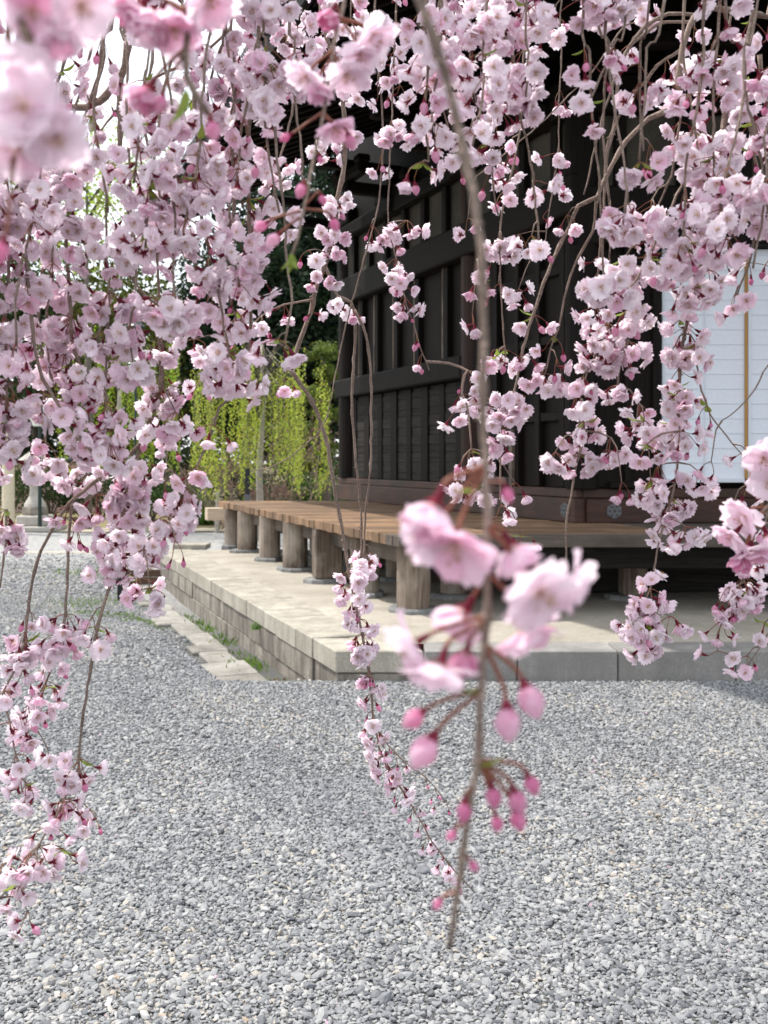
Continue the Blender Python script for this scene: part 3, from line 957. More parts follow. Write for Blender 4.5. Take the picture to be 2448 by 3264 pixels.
broadtree('maple_tree', -7.6, 25.5, 10.6, 2.3, (.30, .38, .07), 'tall thin tree with sparse pale yellow-green young leaves', ncl=46, per=70, crown_lo=.62, leaf=.12, trunk_r=.11)

# the wood that closes the view
pw = np.concatenate([clumps((x, 47 + rng.uniform(-1, 1), 2.6), (2.4, 1.2, 3.0), 24, 90, .9) for x in np.arange(-26, 12, 2.6)])
o = obj('far_wood', leaves_mesh('far_wood', pw, None, .34, pick_cols(len(pw), (.028, .045, .016), .5)), M['leaf'])
tag(o, 'dark dense woodland closing off the back of the garden', 'woodland', kind='stuff')

# weeping trees with hanging yellow-green strands
def weeping(name, X, Y, h, rad, colr, label, nst=130, zlow=.9, leaf=.055, barkm='palebark'):
    t = empty(name, (X, Y, GZ)); tag(t, label, 'tree', 'weeping trees in the garden')
    mb = MB()
    pts = [Vector((X, Y, GZ - .1)), Vector((X - .05, Y, GZ + h * .35)), Vector((X + .05, Y, GZ + h * .7)), Vector((X, Y, GZ + h))]
    mb.tube(pts, [.085, .075, .055, .03], 8)
    mb.build('trunk', M[barkm], t, smooth=True)
    lv = []; tw = MB()
    tips = [(rng.uniform(0, 6.28), rad * math.sqrt(rng.uniform(.05, 1)), rng.uniform(-.45, .55)) for _ in range(24)]
    for i in range(nst):
        a, r, dl = tips[i % 24]
        ex, ey = X + math.cos(a) * r + rng.normal(0, .09), Y + math.sin(a) * r * .8 + rng.normal(0, .15)
        top = GZ + h * rng.uniform(.82, 1.05) - r * .35
        lo = GZ + zlow + dl + rng.uniform(-.15, .4) + (rad - r) * .1
        base = Vector((X, Y, GZ + h * rng.uniform(.6, .95)))
        if i % 3 == 0: tw.tube([base, Vector(((X + ex) / 2, (Y + ey) / 2, top + .15)), Vector((ex, ey, top - .1)), Vector((ex, ey, lo + .2))], [.018, .012, .006, .002], 4)
        n = int((top - lo) / .028)
        z = np.linspace(top, lo, n)
        sw = .05 * np.sin(z * 2 + i)
        p = np.stack([ex + sw + rng.normal(0, .03, n), ey + rng.normal(0, .03, n), z], 1)
        lv.append(p[rng.uniform(size=n) < .85])
    tw.build('twigs', M['bark'], t)
    p = np.concatenate(lv)
    obj('crown', leaves_mesh('crown', p, None, leaf, pick_cols(len(p), colr, .3, .12)), M['leaf'], t)
    return t
weeping('weeping_tree', -2.75, 22.3, 4.4, 1.65, (.38, .44, .065), 'weeping tree with hanging yellow-green strands beyond the veranda corner', nst=170, zlow=1.2, leaf=.055)
weeping('weeping_tree', -7.2, 27, 5.4, 1.7, (.32, .44, .045), 'weeping yellow-green tree beside the dark green lamp pole', nst=90, zlow=1.5)

# shrubs
def shrub(X, Y, rx, rz, colr, label, name='shrub', leaf=.085, ncl=36, per=110, z=GZ):
    t = empty(name, (X, Y, z)); tag(t, label, 'shrub', 'shrubs along the garden edge')
    mb = MB()
    for i in range(6):
        a = rng.uniform(0, 6.28)
        mb.tube([(X, Y, z - .05), (X + math.cos(a) * rx * .3, Y + math.sin(a) * rx * .3, z + rz * .5), (X + math.cos(a) * rx * .6, Y + math.sin(a) * rx * .5, z + rz * 1.1)], [.03, .02, .008], 5)
    mb.build('stems', M['bark'], t)
    p = clumps((X, Y, z + rz * .62), (rx, rx * .7, rz * .62), ncl, per, min(rx, rz) * .33)
    p = p[p[:, 2] > z]
    obj('foliage', leaves_mesh('foliage', p, None, leaf, pick_cols(len(p), colr)), M['leaf'], t)
shr = [(430, 1112, 27, .50, .62, (.10, .21, .03), 'small bright green shrub left of the veranda corner'),
       (462, 1130, 27.5, .62, .42, (.13, .075, .035), 'low russet shrub beside the veranda corner post'),
       (380, 1095, 28, .8, .95, (.045, .085, .02), 'dark green rounded shrub by the beige stakes'),
       (330, 1100, 29, .9, 1.5, (.022, .042, .014), 'dense dark shrub behind the dark green lamp pole'),
       (600, 1060, 29, 1.15, 1.35, (.035, .065, .018), 'dark green shrub under the weeping tree'),
       (690, 1060, 28, 1.2, 1.15, (.05, .095, .022), 'leafy green shrub next to the hall wall end'),
       (510, 1060, 30, 1.15, 1.5, (.022, .04, .014), 'deep green shrub behind the bare twiggy bush'),
       (110, 1100, 30, 1.2, 1.3, (.035, .06, .016), 'dark shrub behind the stone lantern'),
       (220, 1105, 30, 1.2, 1.25, (.03, .055, .015), 'dark hedge shrub between lantern and lamp pole'),
       (20, 1100, 31, 1.3, 1.4, (.04, .07, .018), 'dark shrub behind the cream post'),
       (740, 1040, 31, 1.5, 1.9, (.04, .07, .018), 'tall shrub half hidden by the hall'),
       (420, 1010, 33, 1.4, 2.3, (.02, .035, .012), 'tall blackish shrub in the shade of the back trees')]
for (x, y, Y, rx, rz, c, lb) in shr:
    p = D(x, y, Y)
    shrub(p.x, Y, rx, rz, c, lb)
# clipped pine-like tree with layered pads
def pads(X, Y):
    t = empty('clipped_pine', (X, Y, GZ)); tag(t, 'clipped pine with layered olive green foliage pads by the hall', 'tree')
    mb = MB(); mb.tube([(X, Y, GZ - .1), (X + .15, Y, 1.2), (X - .1, Y, 2.4), (X, Y, 4.2)], [.12, .1, .08, .04], 8)
    L_ = []
    for (dx, z, rx) in ((-.5, 1.35, .8), (.6, 1.75, .9), (-.6, 2.25, .85), (.35, 2.7, .95), (-.35, 3.25, .8), (.3, 3.75, .7), (0, 4.3, .6)):
        mb.tube([(X, Y, z - .35), (X + dx, Y, z - .1)], [.05, .03], 5)
        L_.append(clumps((X + dx, Y, z), (rx, rx * .7, .2), 22, 90, .22, .7))
    mb.build('trunk', M['bark'], t, smooth=True)
    p = np.concatenate(L_)
    obj('crown', leaves_mesh('crown', p, None, .08, pick_cols(len(p), (.115, .155, .03))), M['leaf'], t)
q = D(700, 900, 26.5); pads(q.x, 26.5)

# bare twiggy bushes with a haze of pink buds
def twiggy(x, y, Y, h, rad, label, pink=.5):
    p0 = D(x, y, Y); X = p0.x
    t = empty('bare_bush', (X, Y, GZ)); tag(t, label, 'bush', 'bare bushes in the garden')
    mb = MB(); bl = []
    r2 = random.Random(int(x))
    def grow(p, d, ln, r, lev):
        q = p + d * ln
        m = p.lerp(q, .5) + Vector((r2.uniform(-.05, .05), r2.uniform(-.05, .05), 0)) * ln
        mb.tube([p, m, q], [r, r * .8, r * .55], 4, cap=False)
        if lev == 0:
            for _ in range(3): bl.append(tuple(m.lerp(q, r2.random())))
            return
        for _ in range(r2.choice((2, 3, 3))):
            dd = (d + Vector((r2.uniform(-.8, .8), r2.uniform(-.6, .6), r2.uniform(-.25, .5)))).normalized()
            grow(p.lerp(q, r2.uniform(.5, 1)), dd, ln * r2.uniform(.6, .85), r * .55, lev - 1)
    for k in range(6):
        d = Vector((r2.uniform(-.8, .8), r2.uniform(-.5, .5), 1)).normalized()
        grow(Vector((X + r2.uniform(-.15, .15), Y, GZ)), d, h * .36, .022, 4)
    mb.build('twigs', M['twigbg'], t)
    p = np.array(bl)
    obj('buds', leaves_mesh('buds', p, None, .07, pick_cols(len(p), (.24, .15, .12), .3, .1)), M['leaf'], t)
M['twigbg'] = bark('bush_bark', (.13, .09, .07), (.30, .23, .18), .3)
twiggy(480, 1080, 25.2, 2.3, 1, 'bare brown twiggy bush left of the weeping tree trunk')
twiggy(640, 1080, 25.6, 3.4, 1, 'bare spreading bush with pinkish buds behind the weeping tree')
twiggy(590, 1080, 24.8, 1.5, 1, 'low bare twiggy bush under the yellow-green strands')

# stone lantern
def lantern():
    p = D(76, 1146, 25.0); X, Y = p.x, 25.0
    t = empty('stone_lantern', (X, Y, GZ)); tag(t, 'pale granite stone lantern on stepped base across the gravel', 'lantern')
    z = GZ
    MB().box((X - .62, Y - .62, z), (X + .62, Y + .62, z + .13), .02).build('base_slab', M['granite'], t)
    MB().box((X - .36, Y - .36, z + .131), (X + .36, Y + .36, z + .39), .03).build('base_block', M['granite'], t)
    MB().lathe(X, Y, [(.32, z + .391), (.33, z + .45), (.31, z + .55), (.30, z + .6)], 8).build('base_ring', M['course'], t)
    MB().lathe(X, Y, [(.27, z + .601), (.25, z + .68), (.15, z + .86), (.125, z + 1.02), (.14, z + 1.12), (.24, z + 1.2), (.27, z + 1.24)], 14).build('shaft', M['granite'], t)
    MB().lathe(X, Y, [(.28, z + 1.241), (.33, z + 1.30), (.33, z + 1.36), (.2, z + 1.40)], 6).build('platform', M['granite'], t)
    fb = MB().box((X - .17, Y - .17, z + 1.401), (X + .17, Y + .17, z + 1.70), .02).build('fire_box', M['granite'], t)
    MB().box((X - .09, Y - .176, z + 1.46), (X + .09, Y - .1705, z + 1.64), .001).build('dark_opening_plate', M['black'], t)  # thin black plate, its colour stands in for the shaded hollow
    MB().lathe(X, Y, [(.42, z + 1.701), (.44, z + 1.76), (.25, z + 1.90), (.12, z + 1.98)], 6).build('roof', M['granite'], t)
    MB().lathe(X, Y, [(.08, z + 1.981), (.11, z + 2.05), (.09, z + 2.12), (.01, z + 2.2)], 10).build('finial', M['granite'], t)
lantern()
# cream post
p = D(18, 1130, 24.0)
t = empty('cream_post', (p.x, 24.0, GZ)); tag(t, 'round cream painted post beside the stone lantern', 'post')
MB().lathe(p.x, 24.0, [(.15, GZ - .1), (.145, GZ + 1.2), (.135, GZ + 2.6)], 18).build('shaft', M['cream'], t, smooth=False)
MB().lathe(p.x, 24.0, [(.16, GZ + 2.601), (.17, GZ + 2.66), (.05, GZ + 2.74)], 18).build('cap', M['cream'], t)
# garden lamp with verdigris cap
p = D(86, 900, 24.5); X = p.x
t = empty('garden_lamp', (X, 24.5, GZ)); tag(t, 'garden lamp with white shade and green cap among the blossoms', 'lamp')
MB().lathe(X, 24.5, [(.05, GZ), (.04, GZ + 2.6)], 10).build('pole', M['greenmetal'], t)
MB().lathe(X, 24.5, [(.16, GZ + 2.601), (.30, GZ + 2.93)], 12).build('lamp_shade', M['lampglass'], t)
MB().lathe(X, 24.5, [(.36, GZ + 2.931), (.33, GZ + 2.97), (.06, GZ + 3.08)], 12).build('cap', M['lamptop'], t)
# dark green pole
p = D(293, 1150, 22.5); X = p.x
t = empty('lamp_pole', (X, 22.5, GZ)); tag(t, 'slender dark green lamp pole standing at the garden edge', 'lamp pole')
MB().lathe(X, 22.5, [(.06, GZ), (.055, GZ + .4), (.033, GZ + .5), (.028, GZ + 4.6)], 10).build('pole', M['greenmetal'], t)
MB().lathe(X, 22.5, [(.05, GZ + 4.601), (.2, GZ + 4.75), (.22, GZ + 4.78), (.06, GZ + 4.95)], 12).build('lamp_head', M['greenmetal'], t)
# grey square marker post and beige stakes
p = D(535, 1085, 21.0); X = p.x
t = empty('marker_post', (X, 21, GZ)); tag(t, 'dark grey square post beside the weeping tree trunk', 'post')
MB().box((X - .06, 20.94, GZ), (X + .06, 21.06, GZ + 1.05), .01).build('shaft', M['iron'], t)
MB().box((X - .05, 20.95, GZ + 1.051), (X + .05, 21.05, GZ + 1.6), .01).build('upper_shaft', M['black'], t)
for (x, hh) in ((468, 1.0), (316, 1.15)):
    p = D(x, 1140, 24.6)
    mb = MB().tube([(p.x, 24.6, GZ - .1), (p.x + .02, 24.6, GZ + hh * .5), (p.x + .03, 24.6, GZ + hh)], [.06, .055, .05], 8)
    o = mb.build('wooden_stake', M['palebark']); 
    tag(o, 'beige wooden stake at the garden edge ' + ('beside the russet shrub' if x == 468 else 'close to the lamp pole'), 'stake', 'stakes at the garden edge')
# distant pink wall and house roof
p = D(60, 1100, 33)
t = empty('garden_wall', (-12.6, 33.5, GZ)); tag(t, 'pinkish garden wall with grey tile coping behind the shrubs', 'wall')
MB().box((-18, 33.4, GZ), (-9.2, 33.6, GZ + 1.7), .02).build('wall_face', M['pinkwall'], t)
MB().box((-18.1, 33.2, GZ + 1.701), (-9.1, 33.8, GZ + 1.85), .03).build('coping', M['tile'], t)
# black post and brown board barrier near the far end of the platform
t = empty('black_post', (-3.32, 12.55, -.3)); tag(t, 'black square post standing in gravel by the brown barrier', 'post')
MB().box((-3.355, 12.515, -.35), (-3.285, 12.585, .93), .006).build('shaft', M['black'], t)
MB().box((-3.365, 12.505, .931), (-3.275, 12.595, .96), .006).build('cap', M['black'], t)
bx0, by0 = -3.62, 14.15
t = empty('board_barrier', (-3.3, 14.1, -.3)); tag(t, 'low brown board barrier closing the gutter beside the block wall', 'barrier')
M['brownboard'] = wood('brown_board', (.05, .026, .016), (.11, .06, .038), (2.5, 2.5, 24), .6, .2, var=.2)
for (x0, x1) in ((-3.80, -3.72), (-3.14, -3.08)):
    MB().box((x0, 14.06, -.35), (x1, 14.14, .10), .005).build('upright', M['iron'], t)
for k in range(2):
    MB().box((-3.72, 14.08, -.27 + k * .11), (-3.14, 14.12, -.27 + k * .11 + .104), .004).build('board', M['brownboard'], t)

# grass tufts and litter along the wall foot
def grass():
    bl = []; cl = []
    spots = []
    for s, d, n, h in ((.85, .06, 60, .09), (1.05, .10, 50, .06), (1.75, .08, 110, .10), (2.0, .13, 60, .07), (2.4, .06, 50, .06), (3.0, .10, 80, .08), (3.4, .08, 60, .07), (3.9, .1, 70, .08), (4.4, .12, 80, .08), (4.9, .2, 60, .06),
                       (2.2, .42, 26, .03), (2.7, .5, 30, .03), (3.2, .45, 30, .03), (4.1, .55, 60, .05), (4.5, .7, 120, .06), (5.0, .9, 120, .06), (5.4, 1.2, 120, .05), (1.4, .35, 20, .03)):
        p = WC + PV * s + PN * d
        for i in range(n):
            x = p.x + rng.normal(0, .09 if n < 100 else .13); y = p.y + rng.normal(0, .10 if n < 100 else .13)
            dd = (x - WC.x) * PN.x + (y - WC.y) * PN.y
            if dd < .015: continue
            z = float(ground_z(np.array([x]), np.array([y]))[0]) + .0
            bl.append((x, y, z, h * rng.uniform(.3, .95)))
    for i in range(420):           # the green patch out on the yard
        x, y = rng.normal(-4.55, .42), rng.normal(15.6, .38)
        bl.append((x, y, -.285, rng.uniform(.03, .07)))
    for i in range(260):
        x, y = rng.normal(-3.65, .25), rng.normal(12.3, .3)
        bl.append((x, y, float(ground_z(np.array([x]), np.array([y]))[0]), rng.uniform(.03, .06)))
    V = []; F = []; C = []
    for (x, y, z, h) in bl:
        a = rng.uniform(0, 6.28); wv = .004 + h * .04
        lx, ly = rng.normal(0, h * .45), rng.normal(0, h * .45)
        b = len(V)
        V += [(x - math.cos(a) * wv, y - math.sin(a) * wv, z - .005), (x + math.cos(a) * wv, y + math.sin(a) * wv, z - .005),
              (x + lx * .5 + math.cos(a) * wv * .7, y + ly * .5, z + h * .65), (x + lx, y + ly, z + h)]
        F += [(b, b + 1, b + 2), (b, b + 2, b + 3)]
        k = rng.uniform(.7, 1.3); cc = (.13 * k, .22 * k, .035)
        C += [cc] * 4
    o = obj('grass', mesh_arrays('grass', np.array(V), np.array(F), np.array(C)), M['leaf'])
    tag(o, 'thin green grass and weeds along the foot of the block wall', 'grass', kind='stuff')
    # a small fern growing out of the wall
    p = WC + PV * 2.1 + PN * .012
    pts = np.stack([p.x + rng.normal(0, .02, 160) - np.abs(rng.normal(0, .02, 160)), p.y + rng.normal(0, .03, 160), .045 + np.abs(rng.normal(0, .03, 160)) - .03], 1)
    o = obj('wall_weed', leaves_mesh('wall_weed', pts, None, .02, pick_cols(160, (.10, .20, .03))), M['leaf'])
    tag(o, 'small green weed growing from a joint of the block wall', 'weed')
    # dry brown leaves
    n = 130
    s_ = rng.uniform(.25, 1.2, n); d_ = np.abs(rng.normal(.10, .08, n)) + .02
    pts = np.stack([WC.x + PV.x * s_ + PN.x * d_, WC.y + PV.y * s_ + PN.y * d_, np.zeros(n)], 1)
    pts[:, 2] = ground_z(pts[:, 0], pts[:, 1]) + .008
    o = obj('leaf_litter', leaves_mesh('leaf_litter', pts, None, .035, pick_cols(n, (.22, .12, .06))), M['leaf'])
    tag(o, 'dry brown fallen leaves in the corner of the gutter', 'leaf litter', kind='stuff')
grass()
n = 90
pts = np.stack([rng.uniform(-1.6, 1.6, n), rng.uniform(2.6, 6.6, n), np.zeros(n)], 1)
pts[:, 2] = .016
o = obj('fallen_petals', leaves_mesh('fallen_petals', pts, None, .013, pick_cols(n, (.86, .55, .68), .08, .05)), M['leaf'])
tag(o, 'scattered fallen pink petals lying on the gravel', 'petals', kind='stuff')
# ------------------------------------------------------------------ weeping cherry
TRUNK = Vector((2.5, .9, 0))
tree = empty('weeping_cherry_tree', TRUNK)
tag(tree, 'weeping cherry tree in full pink double blossom hanging over the gravel yard', 'tree')

def petal(nu, nv, Lp, Wp, cup, curl, notch, ruf, seed):
    """petal along +x, face towards +z; returns verts (nv*nu,3) and t"""
    r = np.random.default_rng(seed)
    t = np.linspace(0, 1, nv)[:, None] * np.ones((1, nu))
    s_ = np.ones((nv, 1)) * np.linspace(-1, 1, nu)[None, :]
    wid = Wp * .5 * (.16 + .95 * np.sin(np.clip(t, 0, 1) ** .75 * math.pi * .62)) * (1 - .35 * np.clip((t - .8) / .2, 0, 1) ** 2)
    x = Lp * t * (1 - .10 * s_ ** 2 * t) 
    x = x - Lp * notch * np.exp(-(s_ / .28) ** 2) * np.clip((t - .7) / .3, 0, 1)
    x = x - Lp * .16 * np.abs(s_) ** 3 * t
    ph = r.uniform(0, 6.28, 3)
    y = wid * s_
    z = cup * Lp * (s_ ** 2) * .35 * t + curl * Lp * (t ** 2) + ruf * Lp * t * (np.sin(3.1 * s_ + ph[0]) * .5 + np.sin(5.3 * s_ + ph[1] + 3 * t) * .35)
    return np.stack([x, y, z], -1).reshape(-1, 3), t.ravel(), s_.ravel()

def gridtris(nu, nv):
    ii = np.arange(nu * nv).reshape(nv, nu)
    a, b, c, d = ii[:-1, :-1].ravel(), ii[:-1, 1:].ravel(), ii[1:, 1:].ravel(), ii[1:, :-1].ravel()
    return np.concatenate([np.stack([a, b, c], 1), np.stack([a, c, d], 1)])

def rotz(v, a):
    c, s_ = math.cos(a), math.sin(a)
    return v @ np.array([[c, s_, 0], [-s_, c, 0], [0, 0, 1]])
def roty(v, a):       # lifts +x towards +z
    c, s_ = math.cos(a), math.sin(a)
    return v @ np.array([[c, 0, s_], [0, 1, 0], [-s_, 0, c]])

PALE = np.array((.965, .90, .94)); MID = np.array((.92, .69, .805)); DEEP = np.array((.70, .235, .42))
def make_flower(seed, openness=1.0, pink=.3, hi=False, rad=.0156):
    """double cherry flower, face +z, calyx at the origin"""
    r = np.random.default_rng(seed)
    nu, nv = (8, 8) if hi else (5, 5)
    T = gridtris(nu, nv)
    Vs, Fs, Cs = [], [], []; nb = 0
    layers = [(5, 1.0, 4 + 64 * (1 - openness)), (5, .90, 13 + 58 * (1 - openness)), (int(r.integers(0, 3)), .52, 48 + 28 * (1 - openness))]
    aa = r.uniform(0, 6.28)
    for li, (n, sc_, el) in enumerate(layers):
        a0 = aa + li * .63
        for k in range(n):
            Lp = rad * sc_ * r.uniform(.9, 1.08)
            v, t, s_ = petal(nu, nv, Lp, Lp * r.uniform(.80, 1.0), r.uniform(-.1, .45), r.uniform(-.16, .22) * openness + .12 * (1 - openness), r.uniform(.10, .30), r.uniform(.05, .17), int(r.integers(1e9)))
            v = roty(v, R(el + r.normal(0, 12)))
            v[:, 0] += rad * .05
            v = rotz(v, a0 + 2 * math.pi * k / n + r.normal(0, .12))
            v[:, 2] += .0025 + .0006 * li
            kk = np.clip(pink + r.normal(0, .10), 0, 1)
            base = PALE * (1 - kk) + MID * kk if kk < .6 else MID * (1 - (kk - .6) / .4) + DEEP * ((kk - .6) / .4)
            tip = base * np.array((1.0, .955, .975))
            heart = np.array((.86, .70, .62))
            w = np.clip(1 - t / .18, 0, 1)[:, None]
            e = (np.clip((t - .55) / .45, 0, 1) ** 1.5)[:, None]
            c = (base * (1 - e) + tip * e) * (1 - w * .9) + heart * w * .9
            Vs.append(v); Fs.append(T + nb); Cs.append(np.clip(c, 0, 1)); nb += len(v)
    # stamens
    if openness > .6:
        for k in range(12):
            a = r.uniform(0, 6.28); el = R(r.uniform(48, 85)); ln = rad * r.uniform(.26, .46)
            d = np.array((math.cos(a) * math.cos(el), math.sin(a) * math.cos(el), math.sin(el)))
            sd_ = np.cross(d, (0.3, .5, .8)); sd_ /= np.linalg.norm(sd_); o2 = np.cross(d, sd_)
            b0 = np.array((0, 0, .003)); tip = b0 + d * ln
            w0 = .0003; w1 = .0009
            v = np.array([b0 - sd_ * w0, b0 + sd_ * w0, tip, tip - sd_ * w1, tip + o2 * w1, tip + sd_ * w1, tip + d * w1 * 1.5])
            f = np.array([[0, 1, 2], [3, 4, 6], [4, 5, 6], [5, 3, 6]])
            c = np.array([(.8, .62, .58)] * 3 + [(.60, .42, .20)] * 4)
            Vs.append(v); Fs.append(f + nb); Cs.append(c); nb += 7
    # calyx tube and star of sepals (behind the flower)
    n = 7; RED = np.array((.20, .022, .045))
    rings = [(.0008, -.0072), (.0016, -.005), (.0021, -.001), (.0025, .0012)]
    v = np.array([(q * math.cos(2 * math.pi * k / n), q * math.sin(2 * math.pi * k / n), z) for q, z in rings for k in range(n)])
    f = []
    for i in range(len(rings) - 1):
        for k in range(n):
            k2 = (k + 1) % n
            f += [[i * n + k, i * n + k2, (i + 1) * n + k2], [i * n + k, (i + 1) * n + k2, (i + 1) * n + k]]
    Vs.append(v); Fs.append(np.array(f) + nb); Cs.append(np.tile(RED, (len(v), 1))); nb += len(v)
    for k in range(5):
        a = 2 * math.pi * k / 5 + .3
        u_ = np.array((math.cos(a), math.sin(a), 0)); w_ = np.array((-math.sin(a), math.cos(a), 0))
        up = np.array((0, 0, 1.0)) * (.3 + .7 * (1 - openness)) * .004
        v = np.array([u_ * .0024 - w_ * .0016 , u_ * .0024 + w_ * .0016, u_ * .0068 + up]) + np.array((0, 0, .0006))
        Vs.append(v); Fs.append(np.array([[0, 1, 2]]) + nb); Cs.append(np.tile(RED * 1.2, (3, 1))); nb += 3
    return np.concatenate(Vs), np.concatenate(Fs), np.concatenate(Cs)

def make_bud(seed, size=1.0, pink=.8, hi=False):
    r = np.random.default_rng(seed)
    n = 24 if hi else 9; m = 12 if hi else 6
    Ln = .0116 * size; Rd = .0042 * size
    v = []; c = []
    for i in range(m + 1):
        t = i / m
        q = Rd * (math.sin(math.pi * min(1, t * .86 + .14)) ** .75) * (1 if t < .98 else .3)
        for k in range(n):
            a = 2 * math.pi * k / n + t * 1.1
            b = .92 + .20 * ((3 * (a - t * 1.9) / 6.2832) % 1.0) * math.sin(math.pi * min(1, t + .12)) 
            v.append((q * b * math.cos(a), q * b * math.sin(a), .002 + Ln * t))
            kk = np.clip(pink + .42 * (.5 - ((3 * (a - t * 1.9) / 6.2832) % 1.0)) - .45 * t + .1, -.8 if hi and pink < .7 else 0, 1)
            base = MID * (1 - kk) + DEEP * kk if kk > 0 else MID * (1 + kk) + PALE * -kk
            c.append(base)
    f = []
    for i in range(m):
        for k in range(n):
            k2 = (k + 1) % n
            f += [[i * n + k, i * n + k2, (i + 1) * n + k2], [i * n + k, (i + 1) * n + k2, (i + 1) * n + k]]
    v = np.array(v); f = np.array(f); c = np.array(c)
    RED = np.array((.24, .03, .06)); rings = [(.0007, -.0042), (.0013, -.0026), (.0018 * size, -.0002), (.0026 * size, .0018)]
    n2 = 8
    v2 = np.array([(q * math.cos(2 * math.pi * k / n2), q * math.sin(2 * math.pi * k / n2), z + (.0014 * (k % 2) if j == 3 else 0)) for j, (q, z) in enumerate(rings) for k in range(n2)])
    f2 = []
    for i in range(3):
        for k in range(n2):
            k2 = (k + 1) % n2
            f2 += [[i * n2 + k, i * n2 + k2, (i + 1) * n2 + k2], [i * n2 + k, (i + 1) * n2 + k2, (i + 1) * n2 + k]]
    return np.concatenate([v, v2]), np.concatenate([f, np.array(f2) + len(v)]), np.concatenate([c, np.tile(RED, (len(v2), 1))])

FL = []        # (V,F,C) of each kind
KIND = {}
def addkind(key, lst):
    KIND[key] = []
    for g_ in lst:
        KIND[key].append(len(FL)); FL.append(g_)
addkind('open', [make_flower(100 + i, .60 + .40 * (i % 5) / 4, (.0, .03, .10, .18, .30, .50)[i % 6]) for i in range(30)])
addkind('half', [make_flower(300 + i, .30 + .08 * i, (.32, .5, .62, .28, .42)[i % 5], rad=.0150) for i in range(5)])
addkind('bud', [make_bud(500 + i, (.75, .95, 1.1, .85, 1.2)[i], (.95, .8, .65, 1.0, .55)[i]) for i in range(5)])
addkind('open_hi', [make_flower(700 + i, .80 + .06 * i, (.46, .55, .34, .42)[i], True, .0195) for i in range(4)])
addkind('half_hi', [make_flower(800 + i, .22 + .14 * i, (.60, .76, .50)[i], True, .0175) for i in range(3)])
addkind('bud_hi', [make_bud(900 + i, (1.0, 1.5, 1.25)[i], (1.0, .36, .80)[i], True) for i in range(3)])
FME = [None] * len(FL)
def flower_mesh(i):
    if FME[i] is None:
        nm = 'bud' if any(i in KIND[k] for k in ('bud', 'bud_hi')) else 'flower'
        FME[i] = mesh_arrays(nm, *FL[i], smooth=True)
        FME[i].materials.append(M['blossom'])
    return FME[i]

